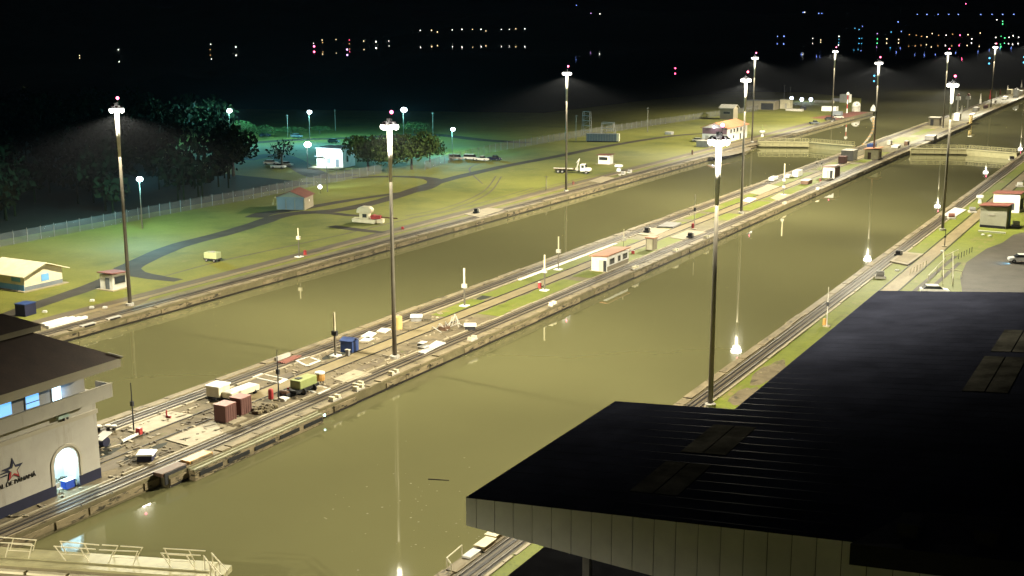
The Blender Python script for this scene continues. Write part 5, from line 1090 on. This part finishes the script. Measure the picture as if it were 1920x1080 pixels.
struct(MB().prism([(-16, 545), (-2, 540), (-1.0, 592), (-9, 594)], .0, .05).build('pavement', M_redroof))
t = MB().lathe([(1.4, 0), (1.2, 1.5), (.5, 2.6), (.15, 3.0)], 12).build('wall_end_cone', M_white, None, G(1637, 208)); tag(t, 'white cone at the tip of the left approach wall', 'marker')
for u, v, lb in ((1503, 187, 'left of two blue white work lamps at the far lawn edge'), (1520, 187, 'right of two blue white work lamps at the far lawn edge'), (1484, 185, 'smaller white work lamp left of the two blue ones')):
    b_ = G(u, v+8); h = 8*mpp(b_)*1.05; t = thing('work_lamp', lb, 'work lamp', b_); MB().cyl((0, 0, 0), (0, 0, h-.9), .2, .15, 6).build('stand', M_pole, t); MB().ball((0, 0, h), .95 if 'two' in lb else .55, 10, 6).build('lens', emit('work_lamp', (.7, .8, 1), 12), t)
MB_w = bpy.data.lights.new('work_flood', 'POINT'); MB_w.energy = 5000; MB_w.color = (.5, .65, 1); MB_w.shadow_soft_size = .5
o = bpy.data.objects.new('work_flood', MB_w); COL.objects.link(o); o.location = G(1512, 190)+Vector((0, -3, 4.5))
# floating boom between the wall end and the gates
a, b = G(1637, 222, WZ), G(1606, 284, WZ); t = thing('floating_boom', 'dotted line of floats strung across the far lane beyond the gates', 'boom', (a.x, a.y, WZ))
N = 30
for k in range(N):
    q = (b-a)*k/(N-1); q.x += 2.2*math.sin(math.pi*k/(N-1)); MB().cyl((q.x, q.y-1.3, .06), (q.x, q.y+1.3, .06), .28, n=8).build('float', M_tan if k % 3 else M_orange, t)
# right bank rails
p = G(1745, 524); t = thing('guard_rail', 'tall cream pipe railing on the grass beside the yard', 'railing', p)
for (u0, v0, u1, v1) in ((1766, 515, 1803, 520), (1768, 480, 1768, 532), (1786, 482, 1786, 534), (1740, 528, 1772, 494), (1772, 490, 1796, 478)):
    a, b = G(u0, v0)-p, G(u1, v1)-p; MB().cyl((a.x, a.y, 1.0), (b.x, b.y, 1.0), .07, n=5).build('rail', M_cream, t)
    for k in (0, .5, 1): q = a+(b-a)*k; MB().cyl((q.x, q.y, 0), (q.x, q.y, 1.0), .055, n=5).build('upright', M_cream, t)
for u, v, lb, m in ((1817, 478, 'dark handrail frame at the grass edge of the yard', M_dark), (1730, 505, 'short row of pale stakes beside the right track', M_cream)):
    p = G(u, v); t = thing('stake_row', lb, 'railing', p)
    for k in range(6): MB().cyl((-.2*k, -1.6*k+3, 0), (-.2*k, -1.6*k+3, 1.0), .06, n=5).build('stake', m, t)
for u, v, lb in ((1843, 441, 'left of two white stones before the kiosk'), (1856, 443, 'right of two white stones before the kiosk'), (1767, 472, 'flat white stone beside the right track'), (1682, 508, 'flat white stone in front of the deck slab')):
    p = G(u, v); tag(MB().ball((0, 0, .1), .42, 8, 5, .5).build('white_stone', M_white, None, p), lb, 'stone')
for u, v, m, lb in ((1784, 410, M_redroof, 'red drum winch near the right far mast'), (1823, 398, M_grey, 'grey winch left of the larger kiosk'), (1897, 300, M_dark, 'dark capstan by the right gate hinge'), (1912, 350, M_white, 'white roofed cart at the right edge of the picture'), (1905, 425, M_white, 'white low cart right of the larger kiosk'), (1898, 378, M_offw, 'pale crate beside the white kiosk'), (1650, 521, M_grey, 'grey valve box near the visitor roof corner')):
    p = G(u, v); t = thing('drum_winch', lb, 'winch', p, R(20)); MB().b2(-.8, .8, -.9, .9, 0, .35).build('bed', M_offw, t); MB().cyl((-.6, 0, .75), (.6, 0, .75), .45, n=10).build('drum', m, t)
# bits on the near right wall beside the visitor building
for u, v, w_, d_, h, m, lb in ((884, 1040, .8, 2.0, .25, M_white, 'white lettered plate box on the right wall below the roof corner'), (908, 1024, .9, 1.9, .35, M_yellow, 'yellow mat box nearest the white plate box'), (930, 1004, 1.0, 2.2, .4, M_yellow, 'second yellow mat box partly under the roof corner')):
    p = G(u, v); box_thing('mat_box', lb, 'box', (p.x+.1, p.y, .02), w_, d_, h, m, M_cream if m is M_yellow else None, rz=-.0, topk=.05)
a, b, c_ = G(838, 1066, .0), G(866, 1042, .0), G(846, 1078, .0); t = thing('edge_railing', 'bent pale pipe railing at the lock edge below the roof corner', 'railing', a)
for p0, p1 in ((a, b), (a, c_)):
    d0, d1 = p0-a, p1-a; MB().cyl((d0.x, d0.y, .9), (d1.x, d1.y, .9), .06, n=6).build('rail', M_cream, t); MB().cyl((d1.x, d1.y, 0), (d1.x, d1.y, .9), .05, n=6).build('upright', M_cream, t)
MB().cyl((0, 0, 0), (0, 0, .9), .05, n=6).build('upright', M_cream, t)

mb = MB(); r = random.Random(77)
for k in range(60):
    p = G(r.gauss(760, 90), r.gauss(960, 55), WZ)
    if not (53 < p.x < 84): continue
    q = r.uniform(.04, .12); mb.lathe([(q, 0), (q*.7, .012)], 6, (p.x, p.y, WZ+.001))
tag(mb.build('scum', mat('pale_scum', (.15, .14, .08), .8)), 'pale flecks of scum drifting on the near lane water', 'scum', kind='stuff')
a, b = G(803, 899, WZ), G(842, 901, WZ); t = MB().cyl((0, 0, .03), b-a+Vector((0, 0, .03)), .07, .04, 7).build('driftwood', M_bark, None, a); tag(t, 'thin dark stick drifting on the near lane water', 'driftwood')

# ================================================================== FAR SHORE LIGHTS
FE = {'w': ((1, .95, .85), 7), 'W': ((1, .95, .85), 22), 'o': ((1, .55, .2), 3.0), 'y': ((1, .75, .4), 6), 'r': ((1, .08, .2), 9), 'R': ((1, .1, .25), 18), 'b': ((.22, .35, 1), 6), 'c': ((.1, .55, .9), 4), 'g': ((.1, 1, .3), 6), 'p': ((.7, .4, .9), 5)}
far = [(90, 116, 'o', 1), (149, 104, 'y', 0), (222, 93, 'W', 0), (282, 113, 'w', 0), (344, 112, 'w', 0), (395, 83, 'w', 0), (394, 93, 'o', 1), (442, 88, 'W', 0), (145, 110, 'o', 1), (250, 106, 'o', 1), (310, 104, 'o', 1), (48, 114, 'o', 1), (191, 108, 'p', 0), (565, 101, 'w', 0), (588, 81, 'w', 0), (604, 75, 'y', 0), (630, 74, 'y', 0), (655, 75, 'r', 0), (682, 77, 'y', 0), (705, 78, 'W', 0), (729, 77, 'w', 0), (774, 77, 'y', 0), (565, 93, 'o', 1), (520, 93, 'o', 1), (605, 80, 'o', 1), (655, 82, 'o', 1),
       (788, 57, 'w', 0), (809, 57, 'y', 0), (820, 60, 'y', 0), (848, 56, 'w', 0), (866, 55, 'w', 0), (886, 55, 'y', 0), (902, 55, 'w', 0), (911, 58, 'y', 0), (940, 55, 'w', 0), (955, 55, 'w', 0), (967, 54, 'y', 0), (984, 54, 'w', 0), (1081, 10, 'b', 0), (1108, 25, 'p', 1), (1125, 26, 'w', 0),
       (1506, 23, 'b', 0), (1509, 23, 'w', 0), (1535, 25, 'b', 0), (1541, 25, 'b', 0), (1603, 53, 'c', 1), (1617, 49, 'b', 0), (1611, 55, 'c', 1), (1720, 27, 'b', 0), (1738, 27, 'b', 0), (1759, 27, 'b', 0), (1779, 27, 'b', 0), (1797, 27, 'b', 0), (1839, 27, 'b', 0), (1860, 27, 'b', 0), (1880, 27, 'b', 0), (1901, 27, 'b', 0), (1811, 7, 'R', 0), (1869, 37, 'w', 0), (1880, 40, 'g', 0), (1880, 45, 'g', 0), (1684, 41, 'b', 0),
       (1458, 68, 'b', 0), (1470, 68, 'b', 0), (1524, 72, 'w', 0), (1539, 75, 'y', 0), (1573, 68, 'w', 0), (1573, 74, 'c', 0), (1611, 72, 'c', 0), (1616, 72, 'c', 0), (1645, 63, 'p', 1), (1645, 73, 'g', 0), (1663, 73, 'y', 0), (1671, 60, 'c', 0), (1685, 74, 'y', 0), (1690, 59, 'b', 0), (1705, 65, 'o', 1), (1718, 66, 'o', 1), (1728, 68, 'o', 1), (1738, 69, 'y', 0), (1748, 63, 'y', 0), (1760, 66, 'o', 1), (1774, 66, 'w', 0), (1786, 64, 'o', 1), (1800, 66, 'R', 0), (1815, 65, 'y', 0), (1822, 73, 'w', 0), (1838, 62, 'y', 0), (1867, 70, 'w', 0), (1877, 68, 'g', 0), (1884, 71, 'g', 0), (1892, 70, 'w', 0), (1900, 67, 'w', 0), (1910, 70, 'w', 0)]
LBL = {'w': 'small white light', 'W': 'bright white light', 'o': 'dim orange light', 'y': 'small yellow light', 'r': 'small pink light', 'R': 'bright red light', 'b': 'small blue light', 'c': 'small cyan light', 'g': 'small green light', 'p': 'dim violet light'}
lampm = {}; lampme = {}
for k, (c_, s_) in FE.items(): lampm[k] = emit('far_lamp_'+k, c_, s_)
for u, v, k, dim in far:
    d = ray(u, v+3).normalized(); hit = HBVH.ray_cast(CAM, d, 12000)
    if hit[0] is None:
        q = CAM+ray(u, v)*5200; foot = Vector((q.x, q.y, q.z-6))
    else:
        foot = hit[0]; q = CAM+ray(u, v)*((foot-CAM).dot(_F))
    m_ = mpp(q); rad = m_*(.95 if k in 'WR' else .8)*(1.25 if dim else 1)
    sector = ('on the far left shore' if u < 480 else 'in the warm lit stretch of far shore' if u < 780 else 'in the row along the far causeway' if u < 1000 else 'high on the far hill' if u < 1200 else 'in the far right shore cluster' if v > 48 else 'in the row high on the right hill')
    t = thing('shore_light', LBL[k]+' '+sector, 'light', (q.x, q.y, foot.z), 0, LBL[k]+'s '+sector)
    hh = max(1.5, q.z-foot.z); MB().cyl((0, 0, -3), (0, 0, hh-rad), .25, .2, 5).build('post', M_dark, t)
    MB().ball((0, 0, hh), rad*(1 if dim else rnd.uniform(.6, 1.05)), 8, 6, .3 if dim else 1).build('lamp', lampm[k], t)
for u, v, k, lb in ((589, 92, 'R', 'red navigation buoy light low on the dark lake left'), (651, 98, 'p', 'violet buoy light low on the lake'), (1266, 133, 'r', 'pink buoy light alone on the dark lake'), (1639, 147, 'c', 'cyan buoy light left of the far centre mast'), (1855, 114, 'c', 'cyan buoy light right of a far approach mast'), (1920, 112, 'c', 'cyan buoy light at the right edge of the lake')):
    p = G(u, v, WZ); m_ = mpp(p); hh = 5.0*m_; t = thing('navigation_buoy', lb, 'buoy', p); MB().cyl((0, 0, -.3), (0, 0, hh*.4), m_*1.0, m_*.7, 10).build('hull', M_dark, t); MB().cyl((0, 0, hh*.401), (0, 0, hh-m_), m_*.25, n=6).build('mast', M_dark, t); MB().ball((0, 0, hh), m_*1.5, 8, 6).build('lamp', lampm[k], t)

# ================================================================== NIGHT HAZE
hz = MB().b2(-9500, 9500, -300, 9500, -9, 190).build('haze', bpy.data.materials.new('night_haze')); hz['kind'] = 'stuff'
hm = hz.data.materials[0]; hm.use_nodes = True; hn = hm.node_tree.nodes; hn.remove(hn['Principled BSDF'])
pv = hn.new('ShaderNodeVolumePrincipled'); pv.inputs['Color'].default_value = (.8, .85, 1, 1); pv.inputs['Density'].default_value = 0.000024; pv.inputs['Anisotropy'].default_value = 0.3
hm.node_tree.links.new(pv.outputs[0], hn['Material Output'].inputs['Volume'])
